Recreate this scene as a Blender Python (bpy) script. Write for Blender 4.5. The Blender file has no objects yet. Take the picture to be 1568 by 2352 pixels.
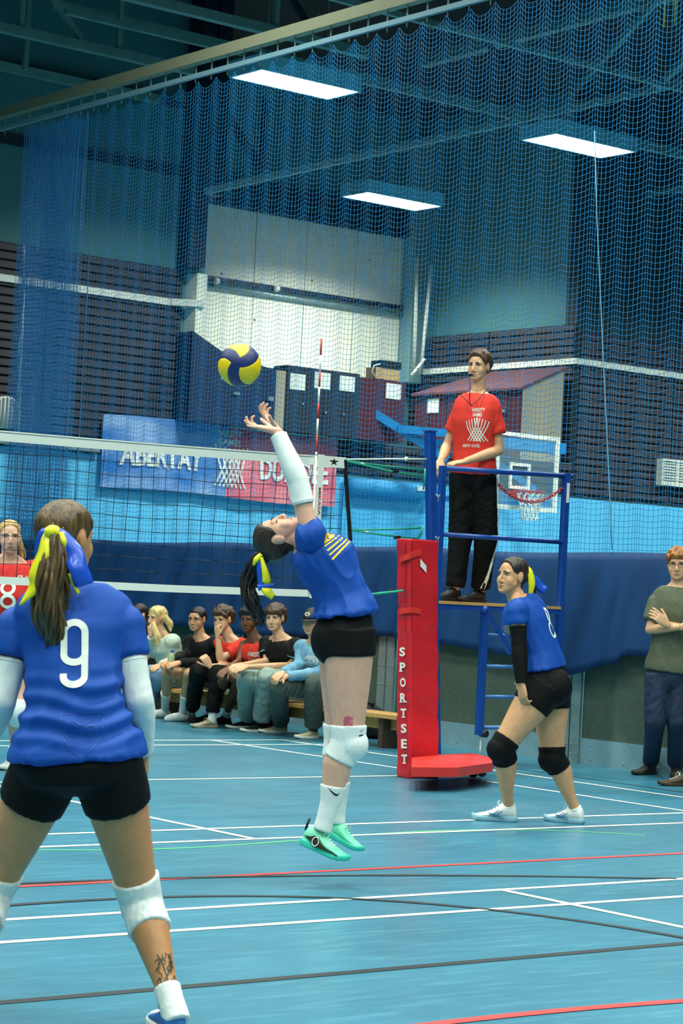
import bpy, bmesh, math, random
import numpy as np
from mathutils import Vector, Matrix, Euler, Quaternion, noise
from mathutils.bvhtree import BVHTree

# ------------------------------------------------------------------ camera, world, exposure
sc = bpy.context.scene
COL = sc.collection
F_PX, YAW, PITCH, ROLL, CAM_H = 5023.0859, 0.665007455, 0.0355453652, 0.0508114657, 1.36094733
CAM = np.array([0.0, 0.0, CAM_H])
_f = np.array([math.sin(YAW) * math.cos(PITCH), math.cos(YAW) * math.cos(PITCH), math.sin(PITCH)])
_r0 = np.array([math.cos(YAW), -math.sin(YAW), 0.0])
_u0 = np.cross(_r0, _f)
_r = math.cos(ROLL) * _r0 + math.sin(ROLL) * _u0
_u = -math.sin(ROLL) * _r0 + math.cos(ROLL) * _u0
cam_data = bpy.data.cameras.new('camera')
cam = bpy.data.objects.new('camera', cam_data)
COL.objects.link(cam)
cam_data.sensor_fit = 'VERTICAL'
cam_data.sensor_height = 36.0
cam_data.sensor_width = 24.0
cam_data.lens = F_PX / 2352 * 36.0
cam_data.clip_end = 200
cam_data.dof.use_dof = True
cam_data.dof.focus_distance = 12.0
cam_data.dof.aperture_fstop = 10.0
cam.matrix_world = Matrix(((_r[0], _u[0], -_f[0], 0), (_r[1], _u[1], -_f[1], 0), (_r[2], _u[2], -_f[2], CAM_H), (0, 0, 0, 1)))
sc.camera = cam

world = bpy.data.worlds.new('world')
sc.world = world
world.use_nodes = True
world.node_tree.nodes['Background'].inputs[0].default_value = (0.5, 0.9, 1.0, 1)
world.node_tree.nodes['Background'].inputs[1].default_value = 0.02
sc.view_settings.view_transform = 'Standard'
sc.view_settings.look = 'None'
sc.view_settings.exposure = 0.0
sc.view_settings.gamma = 1.0
sc.view_settings.use_curve_mapping = False
sc.cycles.max_bounces = 6
sc.cycles.diffuse_bounces = 3
sc.cycles.glossy_bounces = 2
sc.cycles.transparent_max_bounces = 6
sc.cycles.sample_clamp_indirect = 4.0
sc.cycles.use_denoising = True
LAMP = 6.0                         # glow of the luminaire diffusers
LAMP_W = 222.0                     # watts of each luminaire
LAMP_SPREAD = 140.0                # beam of the luminaires, degrees
LAMP_COLOR = (0.93, 1.0, 0.90)

# ------------------------------------------------------------------ helpers
def at(px, py, x=None, y=None, z=None, d=None):
    """point of the 1568x2352 photograph -> world point on the plane x=, y=, z= or at optical depth d"""
    v = _f + _r * (px - 784) / F_PX - _u * (py - 1176) / F_PX
    if x is not None: t = x / v[0]
    elif y is not None: t = y / v[1]
    elif z is not None: t = (z - CAM_H) / v[2]
    else: t = d
    return CAM + v * t

def V(p): return Vector((float(p[0]), float(p[1]), float(p[2])))

def lin(h):
    h = h.lstrip('#'); o = []
    for i in (0, 2, 4):
        c = int(h[i:i + 2], 16) / 255
        o.append(c / 12.92 if c <= 0.04045 else ((c + 0.055) / 1.055) ** 2.4)
    return tuple(o)

MATS = {}
def mat(name, col, rough=0.6, metal=0.0, var=0.0, scale=20.0, bump=0.0, bscale=60.0, spec=0.5, stretch=(1, 1, 1), sheen=0.0, col2=None, sss=0.0):
    """procedural material: base colour, noise variation towards col2, fine bump"""
    if name in MATS: return MATS[name]
    if isinstance(col, str): col = lin(col)
    m = bpy.data.materials.new(name); m.use_nodes = True
    nt = m.node_tree; b = nt.nodes['Principled BSDF']
    b.inputs['Roughness'].default_value = rough
    b.inputs['Metallic'].default_value = metal
    b.inputs['Specular IOR Level'].default_value = spec
    if sheen: b.inputs['Sheen Weight'].default_value = sheen
    if sss:
        b.inputs['Subsurface Weight'].default_value = sss
        b.inputs['Subsurface Radius'].default_value = (0.012, 0.005, 0.003)
        b.inputs['Subsurface Scale'].default_value = 1.0
    tc = nt.nodes.new('ShaderNodeTexCoord'); mp = nt.nodes.new('ShaderNodeMapping')
    mp.inputs['Scale'].default_value = stretch
    nt.links.new(tc.outputs['Object'], mp.inputs[0])
    if var > 0 or col2 is not None:
        n = nt.nodes.new('ShaderNodeTexNoise'); n.inputs['Scale'].default_value = scale; n.inputs['Detail'].default_value = 3
        nt.links.new(mp.outputs[0], n.inputs['Vector'])
        r = nt.nodes.new('ShaderNodeValToRGB')
        c2 = (lin(col2) if isinstance(col2, str) else col2) if col2 is not None else tuple(c * (1 + var) for c in col)
        c1 = col if col2 is not None else tuple(c * (1 - var) for c in col)
        r.color_ramp.elements[0].position = 0.35; r.color_ramp.elements[1].position = 0.65
        r.color_ramp.elements[0].color = (*c1, 1); r.color_ramp.elements[1].color = (*c2, 1)
        nt.links.new(n.outputs['Fac'], r.inputs[0]); nt.links.new(r.outputs[0], b.inputs['Base Color'])
    else:
        b.inputs['Base Color'].default_value = (*col, 1)
    if bump > 0:
        n2 = nt.nodes.new('ShaderNodeTexNoise'); n2.inputs['Scale'].default_value = bscale; n2.inputs['Detail'].default_value = 4
        nt.links.new(mp.outputs[0], n2.inputs['Vector'])
        bp = nt.nodes.new('ShaderNodeBump'); bp.inputs['Strength'].default_value = bump; bp.inputs['Distance'].default_value = 0.01
        nt.links.new(n2.outputs['Fac'], bp.inputs['Height']); nt.links.new(bp.outputs[0], b.inputs['Normal'])
    MATS[name] = m
    return m

def emit(name, col, strength):
    m = bpy.data.materials.new(name); m.use_nodes = True
    nt = m.node_tree; nt.nodes.clear()
    e = nt.nodes.new('ShaderNodeEmission'); o = nt.nodes.new('ShaderNodeOutputMaterial')
    e.inputs[0].default_value = (*col, 1); e.inputs[1].default_value = strength
    nt.links.new(e.outputs[0], o.inputs[0]); return m

def tag(o, label=None, cat=None, group=None, kind=None):
    if label: o['label'] = label
    if cat: o['category'] = cat
    if group: o['group'] = group
    if kind: o['kind'] = kind
    return o

def empty(name, loc=(0, 0, 0), label=None, cat=None, group=None, kind=None):
    o = bpy.data.objects.new(name, None); o.empty_display_size = 0.1
    o.location = V(loc); COL.objects.link(o)
    return tag(o, label, cat, group, kind)

def setparent(o, p):
    o.parent = p
    o.matrix_parent_inverse = world_mat(p).inverted()

def world_mat(o):
    m = Matrix.Translation(o.location) @ o.rotation_euler.to_matrix().to_4x4()
    if o.parent is not None: m = world_mat(o.parent) @ o.matrix_parent_inverse @ m
    return m

class MB:
    """collects polygons; build() links them as one mesh object"""
    def __init__(s): s.v = []; s.f = []; s.m = []; s.sm = []
    def add(s, verts, faces, mi=0, smooth=False, closed=False):
        if closed:                       # outward normals, whatever handedness the caller used
            P = np.asarray(verts, float); P = P - P.mean(0); vol = 0.0
            for f in faces:
                a = P[f[0]]
                for i in range(1, len(f) - 1): vol += a @ np.cross(P[f[i]], P[f[i + 1]])
            if vol < 0: faces = [list(f)[::-1] for f in faces]
        k = len(s.v); s.v.extend([tuple(map(float, p)) for p in verts])
        for f in faces: s.f.append([i + k for i in f]); s.m.append(mi); s.sm.append(smooth)
        return s
    def box(s, x0, x1, y0, y1, z0, z1, mi=0):
        v = [(x, y, z) for x in (x0, x1) for y in (y0, y1) for z in (z0, z1)]
        return s.add(v, [(0, 1, 3, 2), (4, 6, 7, 5), (0, 4, 5, 1), (2, 3, 7, 6), (0, 2, 6, 4), (1, 5, 7, 3)], mi)
    def obox(s, c, ax, ay, az, mi=0):
        """box round c with half-axis vectors"""
        c, ax, ay, az = map(lambda p: np.asarray(p, float), (c, ax, ay, az))
        v = [c + i * ax + j * ay + k * az for i in (-1, 1) for j in (-1, 1) for k in (-1, 1)]
        return s.add(v, [(0, 1, 3, 2), (4, 6, 7, 5), (0, 4, 5, 1), (2, 3, 7, 6), (0, 2, 6, 4), (1, 5, 7, 3)], mi)
    def prism(s, poly, z0, z1, mi=0):
        n = len(poly)
        v = [(p[0], p[1], z0) for p in poly] + [(p[0], p[1], z1) for p in poly]
        f = [list(range(n - 1, -1, -1)), list(range(n, 2 * n))] + [(i, (i + 1) % n, (i + 1) % n + n, i + n) for i in range(n)]
        return s.add(v, f, mi)
    def tube(s, pts, rad, n=8, mi=0, smooth=True, cap=True, closed=False):
        P = [np.asarray(p, float) for p in pts]; N = len(P)
        if not hasattr(rad, '__len__'): rad = [rad] * N
        T = []
        for i in range(N):
            a = P[(i - 1) % N] if (closed or i > 0) else P[i]; b = P[(i + 1) % N] if (closed or i < N - 1) else P[i]
            t = b - a; T.append(t / (np.linalg.norm(t) + 1e-12))
        ref = np.array([0, 0, 1.0]) if abs(T[0][2]) < 0.9 else np.array([1.0, 0, 0])
        u = np.cross(T[0], ref); u /= np.linalg.norm(u)
        verts = []
        for i in range(N):
            u = u - T[i] * (u @ T[i]); u /= np.linalg.norm(u) + 1e-12; w = np.cross(T[i], u)
            for k in range(n):
                a = 2 * math.pi * k / n; verts.append(P[i] + rad[i] * (math.cos(a) * u + math.sin(a) * w))
        faces = []
        for i in range(N if closed else N - 1):
            j = (i + 1) % N
            for k in range(n):
                k2 = (k + 1) % n; faces.append((i * n + k, i * n + k2, j * n + k2, j * n + k))
        if cap and not closed:
            faces.append(list(range(n - 1, -1, -1))); faces.append([(N - 1) * n + k for k in range(n)])
        return s.add(verts, faces, mi, smooth, cap and not closed)
    def bar(s, p, q, w, h=None, up=(0, 0, 1), mi=0):
        """rectangular bar from p to q"""
        p, q, up = (np.asarray(a, float) for a in (p, q, up)); h = h or w
        t = q - p; L = np.linalg.norm(t); t /= L
        if abs(t @ up) > 0.95: up = np.array([1.0, 0, 0])
        a = np.cross(t, up); a /= np.linalg.norm(a); b = np.cross(a, t)
        return s.obox((p + q) / 2, t * L / 2, a * w / 2, b * h / 2, mi)
    def ribbon(s, pts, w, nrm, mi=0, thick=0.0):
        """flat strip following pts, width w, lying across nrm"""
        P = [np.asarray(p, float) for p in pts]; nrm = np.asarray(nrm, float); v = []
        for i in range(len(P)):
            t = P[min(i + 1, len(P) - 1)] - P[max(i - 1, 0)]; a = np.cross(t, nrm); a /= np.linalg.norm(a) + 1e-12
            v += [P[i] + a * w / 2, P[i] - a * w / 2]
        return s.add(v, [(2 * i, 2 * i + 1, 2 * i + 3, 2 * i + 2) for i in range(len(P) - 1)], mi)
    def ball(s, c, r, n=10, m=6, mi=0):
        r = np.asarray(r if hasattr(r, '__len__') else (r, r, r), float); c = np.asarray(c, float)
        v = [c + r * (0, 0, 1)]
        for i in range(1, m):
            for k in range(n):
                a, b = math.pi * i / m, 2 * math.pi * k / n
                v.append(c + r * (math.sin(a) * math.cos(b), math.sin(a) * math.sin(b), math.cos(a)))
        v.append(c - r * (0, 0, 1)); f = [(0, 1 + k, 1 + (k + 1) % n) for k in range(n)]
        for i in range(m - 2):
            f += [(1 + i * n + k, 1 + (i + 1) * n + k, 1 + (i + 1) * n + (k + 1) % n, 1 + i * n + (k + 1) % n) for k in range(n)]
        L = len(v) - 1; f += [(L, 1 + (m - 2) * n + (k + 1) % n, 1 + (m - 2) * n + k) for k in range(n)]
        return s.add(v, f, mi, True)
    def mesh(s, name, mats=()):
        me = bpy.data.meshes.new(name); me.from_pydata(s.v, [], s.f)
        for m in (mats if isinstance(mats, (list, tuple)) else [mats]): me.materials.append(m)
        me.polygons.foreach_set('material_index', s.m); me.polygons.foreach_set('use_smooth', s.sm)
        me.update(); return me
    def build(s, name, mats, parent=None, origin=None, **tags):
        me = s.mesh(name, mats)
        o = bpy.data.objects.new(name, me); COL.objects.link(o)
        if origin is not None:
            me.transform(Matrix.Translation(-V(origin))); o.location = V(origin)
        if parent is not None: setparent(o, parent)
        tag(o, **tags); return o

def bevel(o, w=0.01, seg=2):
    b = o.modifiers.new('bevel', 'BEVEL'); b.width = w; b.segments = seg; b.limit_method = 'ANGLE'; return o

def text_mesh(body, size=1.0, bold=0.0, shear=0.0, extrude=0.0):
    """lettering as triangles in the local xy plane, centred; returns (verts Nx3, faces)"""
    c = bpy.data.curves.new('lettering', 'FONT'); c.body = body; c.size = size; c.offset = bold; c.shear = shear; c.extrude = extrude
    c.align_x = 'CENTER'; c.align_y = 'CENTER'; c.resolution_u = 3
    o = bpy.data.objects.new('lettering', c); COL.objects.link(o)
    dg = bpy.context.evaluated_depsgraph_get(); dg.update()
    me = bpy.data.meshes.new_from_object(o.evaluated_get(dg))
    v = np.array([p.co[:] for p in me.vertices]).reshape(-1, 3); f = [list(p.vertices) for p in me.polygons]
    bpy.data.objects.remove(o); bpy.data.curves.remove(c); bpy.data.meshes.remove(me)
    return v, f

def put_text(mb, body, c, right, up, width, height, bold=0.02, mi=0, lift=0.004):
    """flat lettering on a plane: fits the word into width x height round c"""
    v, f = text_mesh(body, 1.0, bold); right, up, c = (np.asarray(a, float) for a in (right, up, c))
    lo, hi = v.min(0), v.max(0); n = np.cross(right, up); e = hi - lo; m = (lo + hi) / 2
    P = [c + right * (p[0] - m[0]) / e[0] * width + up * (p[1] - m[1]) / e[1] * height + n * lift for p in v]
    mb.add(P, f, mi)
# ------------------------------------------------------------------ materials of the hall
M_floor = mat('court_floor', '#36778f', rough=0.34, var=0.10, scale=1.3, spec=0.4)
def _floor_detail(m):
    nt = m.node_tree; b = nt.nodes['Principled BSDF']; ramp = [n for n in nt.nodes if n.type == 'VALTORGB'][0]
    tc = [n for n in nt.nodes if n.type == 'TEX_COORD'][0]
    mp = nt.nodes.new('ShaderNodeMapping'); mp.inputs['Rotation'].default_value = (0, 0, 0.5); mp.inputs['Scale'].default_value = (1.2, 9, 1)
    n = nt.nodes.new('ShaderNodeTexNoise'); n.inputs['Scale'].default_value = 2.2; n.inputs['Detail'].default_value = 8; n.inputs['Roughness'].default_value = 0.7
    r = nt.nodes.new('ShaderNodeValToRGB'); r.color_ramp.elements[0].position = 0.50; r.color_ramp.elements[1].position = 0.78
    mx = nt.nodes.new('ShaderNodeMix'); mx.data_type = 'RGBA'; mx.inputs['B'].default_value = (*lin('#62a8bc'), 1)
    nt.links.new(tc.outputs['Object'], mp.inputs[0]); nt.links.new(mp.outputs[0], n.inputs['Vector']); nt.links.new(n.outputs['Fac'], r.inputs[0])
    mu = nt.nodes.new('ShaderNodeMath'); mu.operation = 'MULTIPLY'; mu.inputs[1].default_value = 0.6
    nt.links.new(r.outputs[0], mu.inputs[0]); nt.links.new(mu.outputs[0], mx.inputs['Factor']); nt.links.new(ramp.outputs[0], mx.inputs['A'])
    nt.links.new(mx.outputs['Result'], b.inputs['Base Color'])
_floor_detail(M_floor)
M_white = mat('line_white', '#eef3e6', rough=0.5)
M_redline = mat('line_red', '#c23a38', rough=0.5)
M_dark = mat('line_black', '#15292d', rough=0.5)
M_green = mat('line_green', '#4fc07a', rough=0.5)
M_slat = mat('slat_wood', '#36333a', rough=0.6, var=0.25, scale=3, stretch=(1, 1, 8))
M_gap = mat('slat_backing', '#0b0d14', rough=0.9)
M_cyan = mat('wall_cyan', '#5cc0ee', rough=0.7, var=0.05, scale=1.0)
M_teal = mat('wall_teal', '#2a86ad', rough=0.7)
M_clad = mat('wall_cladding', '#46787c', rough=0.7, var=0.06, scale=1.5)
M_cream = mat('wall_cream', '#eef2de', rough=0.6, var=0.03, scale=2)
M_stripe = mat('rail_white', '#dfe5d8', rough=0.5)
M_ceil = mat('ceiling_dark', '#0e1a1c', rough=0.9)
M_steel = mat('roof_steel', '#6f8f88', rough=0.6, var=0.1, scale=4)
M_steel2 = mat('roof_steel_dark', '#101c2c', rough=0.6)
M_beige = mat('track_beige', '#7d8068', rough=0.5)
M_grey = mat('grey_paint', '#7c8c90', rough=0.5)
M_blue = mat('blue_enamel', '#17479a', rough=0.3, var=0.08, scale=15)
M_bluearm = mat('hoop_arm_blue', '#1f86c9', rough=0.4)
M_red = mat('red_vinyl', '#d0222a', rough=0.34, var=0.08, scale=5, bump=0.25, bscale=9)
M_navy = mat('navy_vinyl', '#0f3864', rough=0.65, spec=.2, var=0.16, scale=5, stretch=(1, 1, 0.25))
M_net = mat('netting_blue', '#1c86c4', rough=0.6)
M_black = mat('black_paint', '#101214', rough=0.5)
M_cord = mat('net_cord', '#0e1c30', rough=0.7)
M_galv = mat('galvanised', '#8fa8a6', rough=0.38, metal=0.35, var=0.1, scale=8)
M_kick = mat('kick_steel', '#8db4be', rough=0.4, metal=0.3, var=0.08, scale=5)
M_panel = mat('barrier_green', '#4c5f52', rough=0.7, var=0.15, scale=60)
M_maroon = mat('maroon_paint', '#4c1522', rough=0.5, var=0.1, scale=4)
M_roofm = mat('maroon_roof', '#5a343c', rough=0.6, var=0.1, scale=4)
M_shed = mat('shed_beige', '#a59d82', rough=0.7)
M_navyp = mat('navy_paint', '#0b1f42', rough=0.5)
M_paper = mat('paper', '#e8eee6', rough=0.8)
M_wood = mat('plywood', '#c79a58', rough=0.5, var=0.12, scale=6, stretch=(1, 8, 1))
M_green_cord = mat('green_cord', '#1aa080', rough=0.5)
M_glass = mat('backboard_clear', '#9fc4cc', rough=0.05)
M_hoopred = mat('hoop_red', '#c0353c', rough=0.4)
_g = M_glass.node_tree.nodes['Principled BSDF']; _g.inputs['Alpha'].default_value = 0.12; _g.inputs['Transmission Weight'].default_value = 0.0
E_lamp = emit('lamp_diffuser', LAMP_COLOR, LAMP)

# ------------------------------------------------------------------ floor and its lines
fl = MB().add([(-6, -8, 0), (34, -8, 0), (34, 33, 0), (-6, 33, 0)], [(0, 1, 2, 3)]).build('floor', M_floor, kind='structure')
def fline(name, pts, w, m, z=0.002):
    mb = MB(); mb.ribbon([(p[0], p[1], z) for p in pts], w, (0, 0, 1)); return mb.build(name, m, fl)
yD, yA, xL = 9.526, 7.564, 11.7087
XA, XB = -5.5, 12.02
fline('white_line', [(XA, yD), (XB, yD)], .045, M_white); fline('white_line', [(XA, yD + .46), (13.0, yD + .46)], .045, M_white)
fline('white_line', [(XA, yA), (XB, yA)], .045, M_white); fline('white_line', [(XA, yA - .46), (13.0, yA - .46)], .045, M_white)
fline('white_line', [(XA, 15.626), (xL + .02, 15.626)], .045, M_white); fline('white_line', [(XA, 15.166), (13.0, 15.166)], .045, M_white)
fline('white_line', [(XA, 12.542), (10.6, 12.542)], .045, M_white)
fline('white_line', [(xL, 1.0), (xL, 15.65)], .045, M_white, .0025); fline('white_line', [(xL - .76, 1.0), (xL - .76, 15.6)], .045, M_white, .0025)
fline('white_line', [(xL - 4.72, yD - .02), (xL - 4.72, 12.4)], .045, M_white, .0025)
fline('white_line', [(xL - 4.72, 1.0), (xL - 4.72, yA + .02)], .045, M_white, .0025)
fline('red_line', [(XA, 8.35), (XB, 8.35)], .05, M_redline); fline('dark_line', [(XA, 6.11), (XB, 6.11)], .055, M_dark)
def pxline(name, pts, w, m, z=.003, ext=0.0):
    q = [at(a, b, z=0)[:2] for a, b in pts]
    # smooth with a parabola in a rotated frame
    q = np.array(q); c = q.mean(0); d = q[-1] - q[0]; d /= np.linalg.norm(d); e = np.array([-d[1], d[0]])
    s, t = (q - c) @ d, (q - c) @ e; k = np.polyfit(s, t, 2 if len(q) < 6 else 3)
    ss = np.linspace(s[0] - ext, s[-1] + ext, 28); fline(name, [c + d * a + e * np.polyval(k, a) for a in ss], w, m, z)
pxline('dark_line', [(33, 2030), (200, 2025.5), (400, 2017.5), (720, 2011.5), (900, 2010.5), (1200, 2014), (1368, 2015.2), (1530, 2018.5)], .045, M_dark, ext=.05)
pxline('dark_line', [(0, 2083), (100, 2074), (200, 2067), (400, 2060), (720, 2063), (900, 2071), (1100, 2087), (1300, 2110), (1368, 2122), (1568, 2155)], .045, M_dark, ext=.12)
pxline('red_line', [(1006, 2351.6), (1190, 2332.5), (1368, 2314.6), (1568, 2300.3)], .055, M_redline, ext=1.2)
pxline('green_line', [(90, 1956), (200, 1951), (400, 1941.4), (683, 1932), (900, 1923), (1200, 1906), (1330, 1903.5), (1368, 1904.5), (1470, 1917), (1568, 1936)], .03, M_green, z=.0015)
fline('dark_line', [(12.04, 2), (12.04, 24)], .02, M_dark)

# ------------------------------------------------------------------ walls and ceiling
YW, XS = 27.0, 26.1
wl = MB(); wl.box(-6, 26.1, YW, YW + .3, 0, 3.72)
wl.box(-6, 18.02, YW, YW + .3, 3.72, 10.2)
wall = wl.build('wall_back', M_clad, kind='structure')
MB().box(26.1, 34, YW, YW + .3, 0, 10.2).build('wall_back_right', mat('wall_dark', '#1b3033', rough=.8), kind='structure')
MB().box(26.1, 26.4, YW + .3, 31.5, 3.6, 10.2).build('wall_recess_right', M_clad, kind='structure')
YR = 31.4; wrb = MB().box(18.02, 26.1, YR, YR + .2, 3.6, 10.2).build('wall_recess_back', M_clad, kind='structure')
MB().box(17.8, 18.02, YW + .3, YR, 3.6, 10.2).build('wall_recess_left', M_clad, kind='structure')
MB().box(18.02, 26.1, YW + .3, 31.4, 3.5, 3.6).build('floor_recess', M_grey, kind='structure')
MB().box(-6.3, -6, -8, 33, 0, 10.2).build('wall_left', M_clad, kind='structure')
MB().box(34, 34.3, -8, 33, 0, 10.2).build('wall_right', M_clad, kind='structure')
MB().box(-6, 34, -8.3, -8, 0, 10.2).build('wall_front', M_clad, kind='structure')
MB().box(-6.3, 34.3, -8.3, 33, 10.2, 10.4).build('ceiling', M_ceil, kind='structure')
wr = bpy.data.objects['wall_back_right']; ws = bpy.data.objects['wall_recess_right']
# coloured band under the slats
MB().box(-5.9, 26.1, YW - .03, YW, 0, 3.13).build('lower_band', M_cyan, wall, label='pale cyan painted lower band')
MB().box(26.1, 34, YW - .03, YW, 0, 3.13).build('lower_band', M_cyan, wr, label='pale cyan painted lower band')
MB().box(-5.9, 15.95, YW - .06, YW - .03, 0, 2.13).build('lower_panel', M_teal, wall)
# slats: one shared mesh per length
def slats(parent, p0, p1, z0, z1, n, backing=True):
    p0, p1 = np.array(p0, float), np.array(p1, float); L = np.linalg.norm(p1 - p0); d = (p1 - p0) / L; nn = np.array([d[1], -d[0]])
    L = L - .03; mb = MB(); pitch = (z1 - z0) / n
    mb.obox((0, 0, 0), (L / 2, 0, 0), (0, .012, 0), (0, 0, pitch * .37)); me = mb.mesh('slat', M_slat)
    ang = math.atan2(d[1], d[0]); m = (p0 + p1) / 2
    if backing:
        bk = MB(); bk.obox((m[0] + nn[0] * .008, m[1] + nn[1] * .008, (z0 + z1) / 2), (d[0] * (L / 2 + .015), d[1] * (L / 2 + .015), 0), (nn[0] * .006, nn[1] * .006, 0), (0, 0, (z1 - z0) / 2))
        bk.build('slat_backing', M_gap, parent)
    for i in range(n):
        o = bpy.data.objects.new('slat', me); COL.objects.link(o)
        o.location = (m[0] + nn[0] * .03, m[1] + nn[1] * .03, z0 + (i + .5) * pitch); o.rotation_euler = (0, 0, ang); setparent(o, parent)
slats(wall, (13.35, YW), (15.65, YW), 3.25, 5.98, 22); slats(wall, (15.65, YW), (17.95, YW), 3.25, 5.98, 22)
for a in (18.0, 20.05, 22.1, 24.15): slats(wall, (a, YW), (a + (2.05 if a < 24 else 1.95), YW), 3.2, 3.70, 4)
slats(wr, (26.15, YW), (28.5, YW), 3.2, 5.98, 22); slats(wr, (28.5, YW), (30.9, YW), 3.2, 5.98, 22)
slats(ws, (XS, 31.38), (XS, 29.2), 3.75, 6.12, 19); slats(ws, (XS, 29.2), (XS, YW + .02), 3.75, 6.12, 19)
# white dado rail stripes at one height
MB().box(-5.9, 17.75, YW - .075, YW - .045, 5.42, 5.52).build('dado_rail', M_stripe, wall, label='white rail along the slatted wall')
MB().bar((17.75, YW - .06, 5.47), (18.12, YW - .35, 5.47), .1, .1).build('dado_rail', M_stripe, wall)
MB().box(26.05, 34, YW - .085, YW - .05, 5.42, 5.52).build('dado_rail', M_stripe, wr, label='white rail right of the recess')
MB().box(XS - .085, XS - .05, YW - .08, 31.4, 5.42, 5.52).build('dado_rail', M_stripe, ws, label='white rail along the recess side')
MB().box(-5.9, 16.6, YW - .14, YW - .06, 3.16, 3.24).build('ledge', M_grey, wall, label='grey ledge above the pale band')
MB().box(13, 17.9, YW - .06, YW, 7.35, 7.5).build('cladding_rail', M_steel2, wall)
MB().box(13, 17.9, YW - .05, YW, 8.35, 8.45).build('cladding_rail', M_steel2, wall)
# big white panel with frame
KR = (YR - .03) / 27.0
def rz(z): return CAM_H + (z - CAM_H) * KR
def rbox(name, x0, x1, d0, d1, z0, z1, m, **k): return MB().box(x0 * KR, x1 * KR, YR - d0, YR - d1, rz(z0), rz(z1)).build(name, m, wrb, **k)
rbox('white_panel', 18.28, 22.15, .03, 0, 4.70, 7.03, M_cream, label='large cream wall panel with a rail across')
for zz in (19.25, 20.22, 21.2): rbox('panel_joint', zz - .005, zz + .005, .034, .03, 4.7, 7.03, M_clad)
MB().box(18.02, 18.20, YW - .30, YW + .02, 4.9, 5.92).build('panel_post', M_cream, wall); MB().box(18.02, 18.20, YW - .22, YW + .02, 5.92, 7.05).build('panel_post', M_clad, wall)
rbox('panel_seal', 18.19, 18.27, .06, 0, 4.7, 7.03, M_black)
rbox('lintel', 18.02, 22.4, .2, 0, 7.06, 7.14, M_steel2); rbox('lintel', 18.02, 22.4, .16, 0, 7.28, 7.46, M_steel2)
rbox('pilaster', 22.17, 22.46, .35, 0, 4.72, 8.6, mat('pilaster_grey', '#7fa3a4', rough=.7))
rbox('rail_upper', 18.3, 22.15, .12, .05, 5.88, 5.95, M_steel2, label='dark rail across the cream panel')
MB().tube([(18.3 * KR, YR - .10, rz(5.80)), (22.15 * KR, YR - .10, rz(5.80))], .038, 10).build('rail_tube', M_galv, wrb, label='silver tube under the dark rail')
for a in ((636, 663), (497, 645)): MB().ball(at(*a, y=YR - .2), .06).build('alarm_bell', M_stripe, wrb)
for a in ((508, 628), (848, 598), (584, 735), (716, 645)): MB().ball(at(*a, y=YR - .03), .02, 8, 5).build('bolt_hole', M_steel2, wrb)

# ------------------------------------------------------------------ steel frame of the roof
M_col = M_steel2
def beam(name, p, q, w, h, m, par=None, **k): return MB().bar(p, q, w, h, mi=0).build(name, m, par, **k)
roof = empty('roof_truss', (18, 26, 7), kind='structure')
MB().box(17.80, 18.06, YW - .42, YW - .08, 6.0, 10.2).build('stanchion', M_col, roof); MB().box(18.10, 18.34, YW - .42, YW - .1, 7.1, 10.2).build('stanchion', M_col, roof)
beam('bottom_chord', at(470, 440, y=26.5), at(1568, 190, y=21.2), .09, .09, M_steel, roof)
beam('strut', at(490, 215, y=26.5), at(602, 392, y=26.4), .10, .10, M_col, roof); beam('strut', at(612, 225, y=26.4), at(604, 392, y=26.4), .10, .10, M_col, roof)
beam('bottom_chord', (27.9, 33, 8.6), (27.2, 14, 8.6), .09, .09, M_steel, roof)
beam('bottom_chord', (22.3, 26.9, 9.9), (21.6, 12, 9.9), .15, .15, M_steel, roof); beam('strut', (22.0, 21.4, 8.6), (22.0, 19.4, 9.9), .08, .08, M_steel, roof); beam('strut', (22.0, 23.4, 8.6), (22.0, 21.4, 9.9), .08, .08, M_steel, roof)
pass
for y, z, x0, x1 in ((22.4, 8.4, 8, 17.6), (25.0, 8.4, 8, 16.6), (28.0, 8.4, 8, 17.3)):
    beam('purlin', (x0, min(y, 26.9), z), (x1, min(y, 26.9), z), .12, .12, M_steel, roof)
for y in (20.2, 23.2): beam('purlin', (13.5, y, 8.27), (32, y, 8.27), .07, .07, M_steel, roof)
for y in (17.6, 26.1): beam('purlin', (15, y, 9.2), (33, y, 9.2), .1, .1, M_steel, roof)
for x, y in ((12.9, 22.4), (14.6, 22.4), (16.1, 22.4), (13.9, 25.0), (15.4, 25.0), (15.0, 26.8)):
    beam('hanger', (x, y, 8.4), (x, y, 10.2), .07, .07, M_steel, roof)
for p, q in (((15.3, 22.4, 10.0), (16.7, 22.4, 8.5)), ((18.6, 22.4, 10), (20.2, 22.4, 8.5)), ((13.3, 25, 10), (14.8, 25, 8.5)), ((13.2, 24.0, 9.3), (17.2, 24.0, 9.8)), ((13.0, 26, 9.2), (15, 26, 9.6))):
    beam('strut', p, q, .07, .07, M_col if p[1] < 24 else M_steel, roof)
rope = empty('hanging_rope', at(50, 575, y=23.7), 'white rope hanging down left beside the bunched netting', 'rope')
MB().tube([at(55, 560, y=23.9), at(55, 620, y=23.9), at(54, 700, y=23.9), at(50, 790, y=23.9), at(46, 900, y=23.9), at(36, 1150, y=23.9)], .012, 6).build('strand', M_stripe, rope)
MB().tube([at(54, 700, y=23.9), at(44, 800, y=23.9), at(41, 900, y=23.9), at(35, 1000, y=23.9)], .013, 6).build('strand', M_stripe, rope)
yr = empty('yellow_ropes', at(1525, 20, y=14), 'two thin yellow cords hanging from the dark roof', 'cord')
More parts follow.
